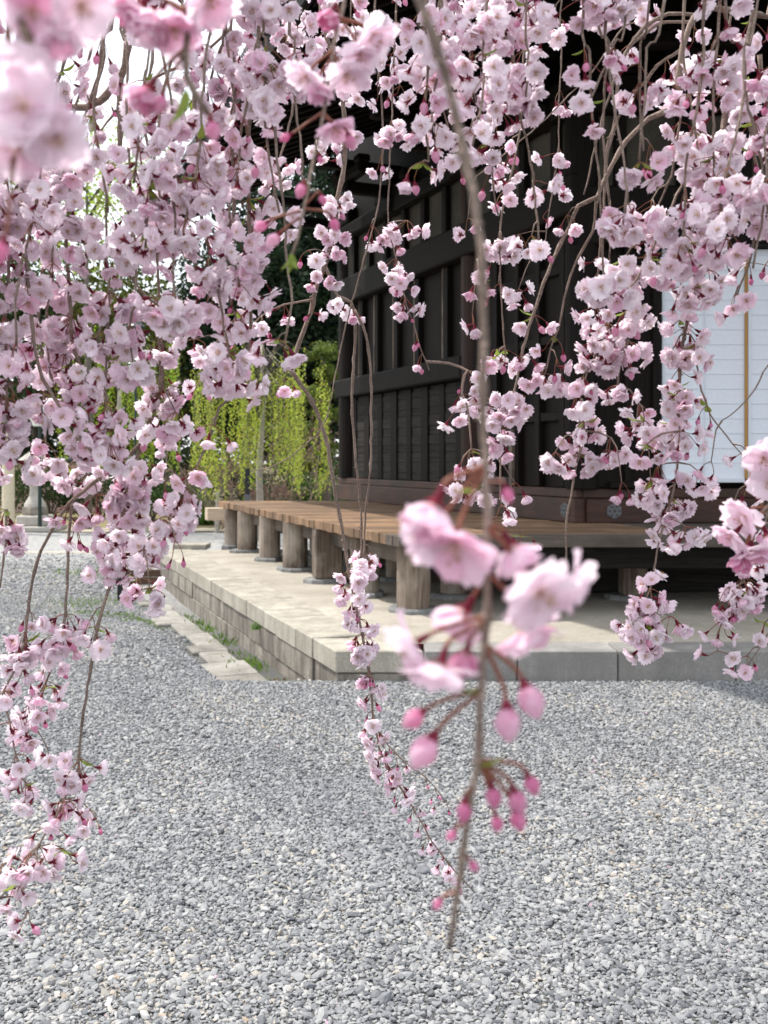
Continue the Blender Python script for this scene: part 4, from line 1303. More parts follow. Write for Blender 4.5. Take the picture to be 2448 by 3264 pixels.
# ---- traced boughs: (points in 1659-wide picture units, depth, radius start/end in mm)
BR = [
 ([(250,-5),(225,75),(212,165),(185,250),(155,340),(150,425),(142,530),(150,640),(140,760)], 1.35, 4.5, 2),
 ([(272,-5),(278,90),(262,165),(240,190),(210,228),(165,233),(120,233),(95,262)], 1.45, 9, 5),
 ([(258,170),(260,280),(258,350),(275,450),(285,500),(290,560)], 1.45, 5, 2),
 ([(492,-5),(472,115),(455,170),(440,260)], 1.3, 3, 1.8),
 ([(570,-5),(555,90),(537,200),(520,300),(515,350),(505,470)], 1.3, 3.2, 1.6),
 ([(560,90),(545,225),(535,310),(537,450),(540,553),(542,678),(535,768),(525,833),(475,878),(460,928),(425,1003),(400,1053),(350,1142),(322,1165)], 1.35, 3.2, 1.2),
 ([(420,200),(425,280),(430,375),(430,430),(445,520),(455,553),(480,678),(495,768),(500,803)], 1.2, 2.6, 1.2),
 ([(632,-5),(622,100),(632,225),(605,350),(590,440)], 1.5, 3, 1.5),
 ([(695,-5),(710,90),(740,210),(745,350),(730,425),(715,530),(685,618),(670,678),(645,743),(628,798)], 1.85, 5, 4),
 ([(628,798),(665,853),(690,903),(705,953),(716,1017),(725,1067),(740,1147),(750,1217),(760,1267),(775,1337),(795,1442),(810,1567),(830,1645),(870,1709),(900,1759),(935,1819),(980,1879),(1025,1926)], 1.9, 4, 1.1),
 ([(808,1560),(840,1612),(880,1650),(905,1669),(940,1700),(960,1731)], 1.9, 1.8, .9),
 ([(700,570),(730,640),(760,653),(767,703),(765,763),(760,873),(765,953),(772,1028),(780,1106),(780,1205)], 1.95, 3.2, 2),
 ([(766,670),(790,723),(800,793),(802,903),(800,1003),(790,1103),(785,1210)], 1.95, 2.8, 1.8),
 ([(810,-5),(815,120),(825,230),(827,339),(815,453),(790,543),(766,635),(735,753),(720,833),(705,903),(675,948),(625,988),(575,1013),(545,1018)], 1.8, 2.6, .9),
 ([(858,-5),(850,160),(842,350),(838,482),(848,530),(854,559),(864,604),(878,657),(892,696),(907,745),(928,800)], 1.75, 2.3, 1),
 ([(672,648),(615,658),(565,683),(530,720)], 1.6, 2, 1),
 ([(40,-5),(52,120),(50,360),(48,480),(55,553),(65,653),(75,753),(92,818),(120,863),(165,923),(200,980)], 1.25, 4, 2),
 ([(150,640),(160,760),(200,830),(190,900),(215,970)], 1.3, 2.5, 1.4),
 ([(240,520),(250,553),(285,603),(320,643),(375,673)], 1.3, 2.2, 1.2),
 ([(500,60),(420,130),(330,170),(260,230),(190,320),(120,410),(70,485)], 1.55, 2.5, 1.2),
 ([(345,840),(330,900),(300,960),(240,1015),(220,1032),(165,1072),(135,1107),(100,1167),(75,1232),(60,1317),(52,1387)], 1.4, 3, 2),
 ([(165,923),(172,990),(160,1050),(155,1102),(147,1182),(145,1267),(142,1327),(135,1367)], 1.45, 2.8, 1.8),
 ([(345,700),(350,800),(345,850),(320,920),(300,980),(280,1042),(255,1167),(240,1257),(215,1337),(200,1417),(185,1507),(177,1559),(172,1634),(165,1679),(140,1724),(120,1764),(85,1824),(55,1864),(35,1904),(0,1939)], 1.4, 3.4, 1.1),
 ([(15,1100),(12,1172),(0,1270)], 1.45, 2, 1.2),
 ([(52,1387),(30,1450),(8,1490),(20,1560),(45,1680)], 1.4, 1.8, .8),
 ([(135,1367),(125,1400),(100,1470),(75,1520),(50,1570)], 1.45, 1.8, .9),
 ([(1675,-20),(1630,30),(1614,100),(1594,165),(1570,225),(1562,280),(1545,380),(1530,460)], 1.4, 10, 3),
 ([(1612,20),(1570,22),(1535,15),(1500,40),(1475,100),(1464,175),(1457,235),(1404,255),(1350,310),(1305,390),(1290,425),(1250,445),(1230,490),(1200,550),(1175,613),(1150,683),(1130,753),(1117,818),(1100,878),(1075,943)], 1.5, 5, 1.4),
 ([(1520,20),(1500,32),(1445,30),(1395,55),(1360,100),(1340,150),(1330,225),(1325,280),(1310,320),(1305,450),(1295,550),(1290,640)], 1.55, 3.2, 1.4),
 ([(1500,48),(1430,50),(1390,75),(1350,112),(1322,190),(1300,260),(1280,340),(1262,420)], 1.6, 2.8, 1.2),
 ([(1472,108),(1420,140),(1395,175),(1370,200),(1335,255),(1310,350),(1317,450),(1317,553)], 1.55, 2.8, 1.3),
 ([(1395,-5),(1350,55),(1310,110),(1280,155),(1230,205),(1180,255),(1130,300),(1080,340),(1030,382)], 1.6, 2.4, 1),
 ([(1214,-5),(1212,125),(1207,225),(1207,320),(1197,390),(1187,450),(1180,500),(1175,545)], 1.7, 2.2, 1),
 ([(1135,-5),(1130,155),(1127,250),(1110,350),(1090,435),(1080,500),(1080,593),(1085,678),(1092,773)], 1.6, 2.5, 1.2),
 ([(1020,-5),(1020,175),(1040,250),(1065,320),(1065,400),(1075,465)], 1.4, 3, 1.2),
 ([(950,-5),(935,60),(930,150),(940,230)], 1.4, 2.5, 1.2),
 ([(1585,-5),(1545,90),(1515,165),(1480,215),(1455,350),(1450,380),(1420,450),(1380,525)], 1.4, 3.2, 1.3),
 ([(1562,280),(1520,340),(1475,400),(1440,470),(1400,560),(1350,640)], 1.4, 2.6, 1.2),
 ([(1290,425),(1280,500),(1250,553),(1225,618),(1210,693),(1190,753),(1175,813)], 1.5, 2.3, 1),
 ([(1530,460),(1515,560),(1495,653),(1470,763),(1467,853),(1465,953),(1462,1020),(1450,1077),(1430,1142),(1415,1217),(1405,1272),(1395,1297),(1385,1397)], 1.5, 3, 1),
 ([(1470,560),(1420,580),(1350,583),(1315,673),(1305,733),(1270,800),(1255,860)], 1.45, 2.2, 1),
 ([(1680,755),(1659,788),(1630,843),(1595,883),(1560,908)], 1.5, 1.4, .8),
 ([(1500,760),(1525,878),(1570,943),(1625,1008)], 1.5, 1.6, .8),
 ([(1255,860),(1262,930),(1245,1003),(1237,1053),(1228,1097),(1222,1147),(1223,1192),(1222,1226)], 1.6, 2, 1.5),
 ([(1690,1000),(1659,1107),(1625,1212),(1595,1267),(1560,1342),(1550,1372)], 1.55, 2, .9),
 ([(1700,1290),(1659,1367),(1630,1417),(1610,1447)], 1.55, 1.6, .8),
 ([(1600,150),(1625,300),(1640,430),(1620,560),(1590,640)], 1.35, 3, 1.4),
 ([(1640,120),(1655,240),(1650,330)], 1.4, 3, 1.6),
 ([(300,-5),(330,110),(310,260),(345,420),(340,560),(345,700)], 1.35, 3, 1.8),
 ([(100,-5),(110,150),(95,262),(105,420),(115,560),(100,700),(110,830)], 1.35, 3.2, 1.4),
 ([(5,260),(15,420),(20,560),(10,700),(15,850),(8,960)], 1.25, 2.6, 1.3),
]
# ---- how thickly the blossom covers each 102-pixel cell of the view (0-9)
GRID = [
 "444134636744359983751021",
 "455243757755668872340334",
 "342137888654669761143675",
 "343358786133479831154864",
 "443368764122668601002885",
 "656578886031203404004887",
 "877478875060002333045887",
 "766458852171603644277987",
 "875854774251403311487673",
 "886666773041304332688870",
 "877678763020202134887710",
 "667669883000004644776500",
 "758667764000004785566610",
 "746547300000004776577640",
 "766573000000005536735622",
 "255774000000005420535632",
 "403646100000002200005622",
 "001663000002000020000512",
 "000262000001000030004434",
 "023000000000000000056334",
 "343000000000000030044023",
 "331000000000000010000000",
 "310000000000000000000000",
 "330000000000000000000000",
 "256000000000000000000000",
 "066000000000000000000000",
 "361000000000000000000000",
 "640000000000000000000000",
 "300000000000000000000000",
]
# ---- nodes of the branch graph
nodes = []      # dict: p, parent, branch id, r, px
class Nd:
    __slots__ = ('p', 'par', 'r', 'kids', 'br', 'umb')
    def __init__(s, p, par, r): s.p = p; s.par = par; s.r = r; s.kids = []; s.br = -1; s.umb = None
rb = random.Random(11)
paths = []      # (points, radii)
def smooth_path(pts, step=.012):
    """Catmull-Rom resample"""
    P_ = [pts[0] * 2 - pts[1]] + pts + [pts[-1] * 2 - pts[-2]]
    out = []
    for i in range(1, len(P_) - 2):
        a, b, c, d = P_[i - 1], P_[i], P_[i + 1], P_[i + 2]
        n = max(1, int((c - b).length / step))
        for k in range(n):
            t = k / n
            out.append(.5 * ((2 * b) + (c - a) * t + (2 * a - 5 * b + 4 * c - d) * t * t + (3 * b - a - 3 * c + d) * t ** 3))
    out.append(P_[-2])
    return out
LIMBZ = 2.95
# thin bare hanging twigs among the blossom
for (xa, xb, cnt, yl, yh) in ((-330, -20, 11, 500, 1200), (1690, 1960, 10, 500, 1300), (10, 640, 18, 350, 1000), (860, 1180, 5, 250, 560), (1230, 1640, 11, 300, 850)):
    for k in range(cnt):
        x = xa + (xb - xa) * (k + rb.random()) / cnt; ye = rb.uniform(yl, yh); y = -5; pts = []
        dr = rb.gauss(0, 20)
        while y < ye:
            pts.append((x, y)); y += rb.uniform(80, 130); x += dr * .6 + rb.gauss(0, 10)
        if len(pts) > 2: BR.append((pts, rb.uniform(1.12, 1.35), rb.uniform(2.4, 3.6), 1.3))
bnodes = []     # numpy info of twig nodes usable for attachment: (pos, branch id)
branches = []   # (points, radii)
for (pts, Y, r0, r1) in BR:
    dY = rb.uniform(-.06, .06)
    p = [D(x, y, Y + dY * (i / len(pts))) for i, (x, y) in enumerate(pts)]
    if pts[0][1] <= 0:
        # goes on up to the bough overhead
        tp = p[0]
        ext = [Vector((tp.x + .05, tp.y - .02, LIMBZ + .02)), Vector((tp.x + .03, tp.y, (tp.z + LIMBZ) / 2))]
        p = ext + p
    q = smooth_path(p, .014)
    n = len(q)
    rad = [(r0 + (r1 - r0) * (i / (n - 1))) * .001 * (1 + .09 * math.sin(i * 1.7 + Y * 9) + (.22 if i % 5 == 0 else 0)) for i in range(n)]
    q = [v + Vector((rb.gauss(0, .0006), rb.gauss(0, .0006), rb.gauss(0, .0006))) for v in q]
    branches.append((q, rad))
NB = len(branches)
# ---- flower umbel anchors from the cover grid
bpos = np.array([tuple(v) for q, r in branches for v in q])
bid = np.array([k for k, (q, r) in enumerate(branches) for v in q])
bpx = 1224 + FPX * bpos[:, 0] / bpos[:, 1]; bpy_ = HOR - FPX * (bpos[:, 2] - CAMZ) / bpos[:, 1]
def zone(cx, ry):
    if cx <= 8: return rb.uniform(1.2, 1.8)
    if cx <= 12: return rb.uniform(1.5, 1.9) if ry > 3 else rb.uniform(1.3, 1.6)
    if cx <= 17: return rb.uniform(1.35, 1.6) if ry < 6 else rb.uniform(1.5, 1.75)
    return rb.uniform(1.4, 1.85)
anchors = []
EDGE = [GRID[0], GRID[0]] + GRID          # the blossom goes on past the edges of the view
for ry, row in enumerate(EDGE):
    ry -= 2
    row = (row[0] * 4 if ry < 16 else '0000') + row + (row[23] * 3)
    for cx, ch in enumerate(row):
        cx -= 4
        d = int(ch)
        lam = d / 9 * 3.0
        n = int(lam) + (1 if rb.random() < lam - int(lam) else 0)
        for _ in range(n):
            px = (cx + rb.random()) * 102; py = (ry + rb.random()) * 102
            Y = zone(cx, ry)
            py -= 52 * 1.35 / Y
            dd = np.hypot(bpx - px, bpy_ - py)
            # prefer to sit on a bough that runs close by
            k = int(dd.argmin())
            if dd[k] < 55:
                Yb = bpos[k, 1]
                f = .8 if dd[k] < 40 else .5
                px = px * (1 - f) + bpx[k] * f; Y = Yb + rb.gauss(0, .01); 
            anchors.append((py, px, Y, d))
anchors.sort()
apos = []; twigs = []; apar = []
allp = [tuple(v) for v in bpos]; allb = [('b', int(k)) for k in bid]
arr = np.array(allp); 
ANC = []
pool = np.zeros((len(allp) + len(anchors), 3)); pool[:len(allp)] = arr; npool = len(allp)
ref = [('b', int(k), i) for i, k in enumerate(bid)]
for (py, px, Y, d) in anchors:
    a = np.array(tuple(S(px, py, Y)))
    dv = pool[:npool] - a
    hz = np.hypot(dv[:, 0], dv[:, 1] * .8)
    cost = np.sqrt(hz ** 2 * 2.6 + dv[:, 2] ** 2) + np.where(dv[:, 2] < .004, .25, 0)
    k = int(cost.argmin())
    if cost[k] > .13 and py > 200: continue
    if cost[k] > .26:
        par = None
    else:
        par = ref[k]
    j = len(ANC)
    ANC.append({'p': Vector(a), 'par': par, 'd': d, 'kids': [], 'pp': Vector(pool[k]), 'px': (px, py)})
    if par is not None and par[0] == 'a': ANC[par[1]]['kids'].append(j)
    pool[npool] = a; ref.append(('a', j)); npool += 1
# weights, then chains
for j in range(len(ANC) - 1, -1, -1):
    A = ANC[j]; A['w'] = 1 + sum(ANC[k]['w'] for k in A['kids'])
tw = [0] * len(ANC)
abr = [None] * len(ANC)
def hang(p, q):
    """drooping link from p to q"""
    h = Vector((q.x - p.x, q.y - p.y, 0))
    return [p + h * .55 + Vector((0, 0, (q.z - p.z) * .22))]
for j, A in enumerate(ANC):
    if abr[j] is not None: continue
    if A['par'] is not None and A['par'][0] == 'b' and (A['p'] - A['pp']).length < .010:
        abr[j] = A['par'][1]          # sits right on a bough
        continue
    pts = []
    if A['par'] is None:
        pts = [Vector((A['p'].x + .04, A['p'].y, LIMBZ)), Vector((A['p'].x + rb.gauss(0, .03), A['p'].y + rb.gauss(0, .02), (LIMBZ + A['p'].z) / 2 + .1)), Vector((A['p'].x + rb.gauss(0, .02), A['p'].y, A['p'].z + .12))]
    else:
        pts = [A['pp']] + hang(A['pp'], A['p'])
    k = j; bidx = len(branches)
    while True:
        pts.append(ANC[k]['p']); abr[k] = bidx
        ks = [c for c in ANC[k]['kids'] if abr[c] is None]
        if not ks: break
        c = max(ks, key=lambda c_: ANC[c_]['w'])
        pts += hang(ANC[k]['p'], ANC[c]['p']) if (ANC[c]['p'] - ANC[k]['p']).length > .03 else []
        k = c
    q = smooth_path(pts, .014)
    n = len(q)
    r0 = .0011 + .00022 * min(A['w'], 7); r1 = .0008
    rad = [(r0 + (r1 - r0) * (i / max(1, n - 1))) * (1.2 if i % 5 == 0 else 1) for i in range(n)]
    branches.append((q, rad))
print('anchors', len(ANC), 'branches', len(branches))

# ---- flowers on the anchors
flowers = []     # (matrix 4x4, kind index, branch index, depth)
stalks = {}      # branch index -> MB
leaves = []
def basis(d, spin):
    d = d.normalized()
    x = d.cross(Vector((0.2, 0.7, .3)))
    if x.length < 1e-3: x = d.cross(Vector((1, 0, 0)))
    x.normalize(); y = d.cross(x)
    c, s_ = math.cos(spin), math.sin(spin)
    X = x * c + y * s_; Y_ = -x * s_ + y * c
    return Matrix(((X.x, Y_.x, d.x), (X.y, Y_.y, d.y), (X.z, Y_.z, d.z))).to_4x4()
SG = (.20, .15, .045); SR = (.26, .05, .06)
def place(pos, d, kind, bidx, scale=1.0, idx=None):
    i = idx if idx is not None else rb.choice(KIND[kind])
    m = Matrix.Translation(pos) @ basis(d, rb.uniform(0, 6.28)) @ Matrix.Scale(scale, 4)
    flowers.append((m, i, bidx, pos.y))
def stalk(bidx, a, b, d, r=.0006, seg=4, n=4, red=.5, drop=.2):
    """curved stalk from a to the calyx at b which points along d"""
    mb = stalks.setdefault(bidx, MB())
    c1 = a + Vector((b.x - a.x, b.y - a.y, 0)) * .5 + Vector((0, 0, (b.z - a.z) * drop)); c2 = b - d.normalized() * (b - a).length * .25
    pts = []
    for i in range(seg + 1):
        t = i / seg; u_ = 1 - t
        pts.append(a * u_ ** 3 + c1 * 3 * u_ * u_ * t + c2 * 3 * u_ * t * t + b * t ** 3)
    mb.tube(pts, [r * (1 + .5 * (i == 0)) for i in range(seg + 1)], n, c=tuple(x * (1 - red) + y * red for x, y in zip(SG, SR)), cap=False)
def leaf_at(p, d, size, bidx):
    leaves.append((p, d, size, bidx))
def umbel(p, bidx, n, pbud, phalf, Lmin=.014, Lmax=.031, scale=1.0, leafp=.22):
    a0 = rb.uniform(0, 6.28)
    for i in range(n):
        a = a0 + 6.28 * i / n + rb.gauss(0, .35)
        th = R(rb.uniform(15, 78))
        Ln = rb.uniform(Lmin, Lmax)
        rd = Vector((math.cos(a), math.sin(a), 0))
        k = 'bud' if rb.random() < pbud else ('half' if rb.random() < phalf else 'open')
        if k == 'bud': th *= .6
        e = p + rd * (Ln * math.sin(th)) + Vector((0, 0, -Ln * math.cos(th)))
        if k == 'open':
            f = rd * .6 + Vector((0, -.24, -.45)) + Vector((rb.gauss(0, .42), rb.gauss(0, .42), rb.gauss(0, .36)))
        else:
            f = rd * .35 + Vector((0, 0, -.8)) + Vector((rb.gauss(0, .2), rb.gauss(0, .2), 0))
        f.normalize()
        s_ = scale * rb.uniform(.88, 1.12)
        place(e + f * (.0032 if k == 'bud' else .0065) * s_, f, k, bidx, s_)
        stalk(bidx, p, e, f, .00058 * scale, red=.3 + .5 * rb.random())
    if rb.random() < leafp:
        for _ in range(rb.choice((1, 2, 2, 3))):
            a = rb.uniform(0, 6.28)
            leaf_at(p, Vector((math.cos(a) * .8, math.sin(a) * .8, rb.uniform(-.9, .3))), rb.uniform(.016, .029) * scale, bidx)
for j, A in enumerate(ANC):
    d = A['d']; b = abr[j]
    n = rb.choice((3, 4, 5, 5)) if d >= 5 else rb.choice((2, 3, 3))
    umbel(A['p'], b, n, .06 if d >= 5 else .22, .10 if d >= 5 else .28, leafp=.27)
# hand-set sprays along the thin hanging strands
def spray(bi, t0, t1, step, n, pbud, phalf, scale=1.0, leafp=.12):
    q, r = branches[bi]
    L_ = [0]
    for i in range(1, len(q)): L_.append(L_[-1] + (q[i] - q[i - 1]).length)
    s_ = L_[-1] * t0
    while s_ < L_[-1] * t1:
        i = min(range(len(q)), key=lambda i_: abs(L_[i_] - s_))
        umbel(q[i], bi, rb.choice(n), pbud, phalf, .013, .026, scale, leafp)
        s_ += step * rb.uniform(.75, 1.25)
def yspray(bi, y0, y1, step, n, pbud, phalf, scale=1.0, leafp=.12):
    """between two heights given in 1659-wide picture units"""
    q, r = branches[bi]; last = None; acc = 1e9
    for i, v in enumerate(q):
        yy = (HOR - FPX * (v.z - CAMZ) / v.y) / SC
        if last is not None: acc += (v - last).length
        last = v
        if y0 <= yy <= y1 and acc >= step:
            umbel(v, bi, rb.choice(n), pbud, phalf, .013, .026, scale, leafp); acc = rb.uniform(-.3, .3) * step
yspray(9, 1225, 1390, .018, (4, 5, 5), .08, .2, 1.2)
yspray(5, 985, 1170, .020, (3, 4, 5), .12, .2)
yspray(22, 985, 1215, .022, (3, 4, 5), .12, .2)
yspray(24, 1390, 1700, .032, (3, 4), .15, .2)
yspray(25, 1360, 1590, .030, (3, 4), .15, .2)
yspray(20, 1345, 1400, .012, (5, 6), .05, .1)
yspray(21, 1325, 1380, .012, (5, 6), .05, .1)
yspray(23, 1100, 1180, .02, (4, 5), .1, .1)
yspray(11, 1190, 1300, .013, (5, 6), .03, .15, 1.2)
yspray(12, 1195, 1300, .013, (5, 6), .03, .15, 1.2)
yspray(9, 1400, 1470, .028, (3, 4), .85, .5, .95)
yspray(9, 1450, 1700, .021, (3, 4, 5), .12, .25, 1.1)
yspray(9, 1700, 1900, .026, (2, 3), .35, .5, .88)
yspray(10, 1600, 1735, .035, (1, 2), .7, .5, .8)
yspray(14, 485, 640, .024, (3, 4, 4), .05, .25, .95)
yspray(14, 640, 800, .030, (2, 3), .6, .6, .9)
yspray(43, 1200, 1230, .010, (5, 6), .0, .1, .95)
yspray(39, 1255, 1395, .013, (5, 6), .08, .12, 1.12)
yspray(44, 1205, 1370, .020, (4, 5), .12, .2)
yspray(32, 320, 545, .045, (1, 2), .3, .5)
yspray(15, 640, 720, .03, (2, 3), .3, .3)
yspray(22, 1640, 1930, .036, (2, 3, 4), .2, .25)

# ---- the big soft sprays close to the lens, set by hand
def near_branch(pts, Y, r0, r1, step=.006):
    q = smooth_path([D(x, y, Y) for x, y in pts], step)
    n = len(q)
    rad = [(r0 + (r1 - r0) * i / (n - 1)) * .001 * (1 + .06 * math.sin(i * 2.3) + (.38 if i % 7 == 0 else .16 if i % 7 == 1 else 0)) for i in range(n)]
    q = [v + Vector((math.sin(i * .45) * .0005 + rb.gauss(0, .00022), rb.gauss(0, .0003), 0)) for i, v in enumerate(q)]
    branches.append((q, rad)); return len(branches) - 1
KS = {}
def nset(bi, Y, root, at_, kind, scale, face, idx=None, red=.75, dy=0.0):
    scale *= KS.get(bi, 1.0) * ((.9 if Y < .45 else .74) if kind == 'bud_hi' else 1.0); dy *= KS.get(bi, 1.0)
    a = D(root[0], root[1], Y); b = D(at_[0], at_[1], Y + dy)
    f = Vector(face).normalized()
    place(b, f, kind, bi, scale, KIND[kind][idx] if idx is not None else None)
    stalk(bi, a, b - f * (.0022 if kind == 'bud_hi' else .0058) * scale, f, .00125 * max(scale, .75), 8, 6, red * .85, .42)
n1 = near_branch([(868,-160),(895,-20),(940,90),(980,220),(1010,370),(1035,520),(1047,700),(1042,900),(1048,1050),(1055,1180),(1052,1330),(1040,1450),(1035,1560),(1035,1640),(1010,1780),(995,1880),(980,1960),(968,2045)], .40, 1.95, 1.3); KS[n1] = .87
q0, r0_ = branches[n1]
ext = smooth_path([Vector((.02, .44, LIMBZ)), Vector((-.06, .41, 2.3)), q0[0]], .02)
branches[n1] = (ext[:-1] + q0, [.0021] * (len(ext) - 1) + r0_)
Y1 = .40
nset(n1, Y1, (1040,1010), (945,1078), 'half_hi', 1.12, (-.4,-.15,-.9), 0, dy=-.01)
nset(n1, Y1, (1040,1015), (925,1140), 'open_hi', .82, (-.75,-.25,-.5), 0)
nset(n1, Y1, (1043,1018), (985,1165), 'open_hi', 1.08, (-.2,-.55,-.65), 1, dy=-.012)
nset(n1, Y1, (1050,1040), (1090,1050), 'bud_hi', .7, (.3,-.1,-.9), 0)
nset(n1, Y1, (1052,1130), (1098,1170), 'half_hi', .95, (.4,.1,-.8), 2)
nset(n1, Y1, (1056,1140), (1160,1270), 'open_hi', 1.12, (.25,-.6,-.5), 2, dy=-.01)
nset(n1, Y1, (1056,1150), (1225,1255), 'open_hi', .85, (.85,-.2,-.25), 3)
nset(n1, Y1, (1054,1240), (1135,1345), 'open_hi', .98, (.35,-.1,-.9), 1, dy=.012)
nset(n1, Y1, (1054,1230), (1010,1310), 'half_hi', 1.05, (-.45,.2,-.8), 2, dy=.015)
nset(n1, Y1, (1052,1330), (905,1385), 'open_hi', .92, (-.85,-.1,-.5), 3)
nset(n1, Y1, (1048,1340), (955,1425), 'open_hi', .98, (-.3,-.25,-.9), 0, dy=-.008)
nset(n1, Y1, (1050,1350), (1010,1400), 'half_hi', .7, (-.2,.2,-.9), 1)
nset(n1, Y1, (1045,1390), (1132,1476), 'bud_hi', 1.0, (.35,-.2,-.9), 1)
nset(n1, Y1, (1045,1390), (1094,1522), 'bud_hi', 1.0, (.05,-.2,-.95), 1)
nset(n1, Y1, (1038,1490), (917,1535), 'bud_hi', .85, (-.6,0,-.45), 2)
nset(n1, Y1, (1038,1495), (938,1588), 'bud_hi', 1.05, (-.55,-.1,-.8), 1)
for (x, y, ix, s_) in ((1062,1695,0,.95), (1108,1703,2,.9), (1138,1672,0,.9), (1110,1745,0,.95), (1070,1758,0,.72), (1005,1728,0,.9)):
    nset(n1, Y1, (1033,1640) if x > 1010 else (1020,1700), (x, y), 'bud_hi', s_, ((x - 1033) * .004, -.1, -.9), ix)
for (x, y) in ((985,1792), (1014,1858), (955,1940)):
    nset(n1, Y1, (x * .4 + 600, y - 12), (x, y), 'bud_hi', .55, (-.5 if x < 1000 else .5, 0, -.7), 0)
for (x, y, d) in ((1045,1240,(-.5,-.3,-.2)), (1040,1490,(-.7,-.2,0)), (1030,1650,(.6,-.2,.1)), (1043,1050,(-.6,-.2,-.2))):
    leaf_at(D(x, y, Y1), Vector(d), .012, n1)
# spray at the upper left, very close
n2 = near_branch([(-40,-200),(-10,-60),(30,20),(60,80),(70,140)], .38, 2.3, 1.2); KS[n2] = .64
branches[n2] = (smooth_path([Vector((-.25, .42, LIMBZ)), Vector((-.18, .39, 2.0)), branches[n2][0][0]], .02)[:-1] + branches[n2][0], None)
branches[n2] = (branches[n2][0], [.0024] * len(branches[n2][0]))
nset(n2, .38, (60,80), (55,165), 'open_hi', 1.25, (-.1,-.75,-.45), 2)
nset(n2, .38, (65,90), (60,235), 'open_hi', 1.35, (-.05,-.9,-.15), 3, dy=-.02)
nset(n2, .38, (70,120), (118,290), 'open_hi', 1.2, (.3,-.6,-.6), 2, dy=-.01)
nset(n2, .38, (70,130), (45,310), 'open_hi', 1.1, (-.3,-.5,-.7), 0)
nset(n2, .38, (40,30), (70,20), 'open_hi', 1.1, (.1,-.6,-.6), 1)
nset(n2, .38, (40,30), (170,10), 'open_hi', 1.25, (.5,-.5,-.5), 2)
nset(n2, .38, (40,30), (120,60), 'half_hi', 1.1, (.3,-.2,-.9), 2)
nset(n2, .38, (20,60), (0,120), 'half_hi', 1.0, (-.3,-.2,-.9), 1)
nset(n2, .38, (30,340), (8,520), 'bud_hi', 1.3, (-.2,-.2,-.9), 0)
n3 = near_branch([(415,-120),(412,0),(405,90),(408,170),(425,205),(450,245)], .54, 2.1, 1.0); KS[n3] = .84
branches[n3] = (smooth_path([Vector((-.14, .55, LIMBZ)), Vector((-.14, .54, 2.1)), branches[n3][0][0]], .02)[:-1] + branches[n3][0], None)
branches[n3] = (branches[n3][0], [.0019] * len(branches[n3][0]))
nset(n3, .54, (400,20), (345,25), 'half_hi', 1.35, (-.4,-.3,-.8), 0)
nset(n3, .54, (402,25), (375,55), 'open_hi', 1.0, (.1,-.4,-.9), 1)
nset(n3, .54, (402,25), (310,5), 'half_hi', 1.1, (-.7,-.2,-.6), 1)
nset(n3, .54, (406,100), (325,185), 'half_hi', 1.05, (-.45,-.2,-.8), 1)
nset(n3, .54, (406,105), (352,205), 'bud_hi', 1.15, (-.2,-.2,-.9), 2)
nset(n3, .54, (425,205), (456,262), 'bud_hi', 1.2, (.2,-.2,-.9), 2)
nset(n3, .54, (404,30), (450,-10), 'open_hi', 1.05, (.3,-.4,-.7), 0)
leaf_at(D(400, 190, .54), Vector((-.15, -.2, -.95)), .026, n3)
n4 = near_branch([(752,-140),(745,-10),(720,110),(700,230),(680,340),(660,440),(640,520),(628,555)], .68, 2.2, .9); KS[n4] = .82
branches[n4] = (smooth_path([Vector((-.05, .70, LIMBZ)), Vector((-.05, .68, 2.2)), branches[n4][0][0]], .02)[:-1] + branches[n4][0], None)
branches[n4] = (branches[n4][0], [.0022 - .0011 * i / len(branches[n4][0]) for i in range(len(branches[n4][0]))])
for (rt, at_, k, s_, f_) in (((735,40),(800,70),'open_hi',1.25,(.6,-.2,-.7)), ((735,40),(775,110),'open_hi',1.05,(.2,-.3,-.9)), ((718,110),(665,160),'open_hi',1.05,(-.4,-.3,-.8)),
                       ((715,115),(745,155),'open_hi',1.1,(.3,-.3,-.9)), ((712,130),(690,180),'half_hi',1.0,(0,-.3,-.9)), ((695,240),(718,270),'open_hi',.95,(.4,-.2,-.8)),
                       ((695,245),(628,290),'bud_hi',1.1,(-.8,-.1,-.5)), ((693,250),(752,290),'bud_hi',1.2,(.3,-.1,-.9)), ((680,330),(690,335),'bud_hi',.8,(.2,0,-.9)),
                       ((665,420),(655,395),'bud_hi',1.15,(-.3,0,-.9)), ((660,440),(692,420),'bud_hi',1.0,(.4,0,-.9)), ((650,455),(578,480),'bud_hi',1.1,(-.8,0,-.5)),
                       ((648,470),(603,505),'bud_hi',1.1,(-.6,0,-.6)), ((655,450),(716,470),'bud_hi',1.3,(.4,0,-.9)), ((735,40),(720,20),'half_hi',1.0,(-.3,-.2,-.8))):
    nset(n4, .68, rt, at_, k, s_, f_)
for d in ((-.3, -.2, -.9), (.2, -.3, -.9), (-.05, -.1, -1)): leaf_at(D(630, 545, .68), Vector(d), .016, n4)
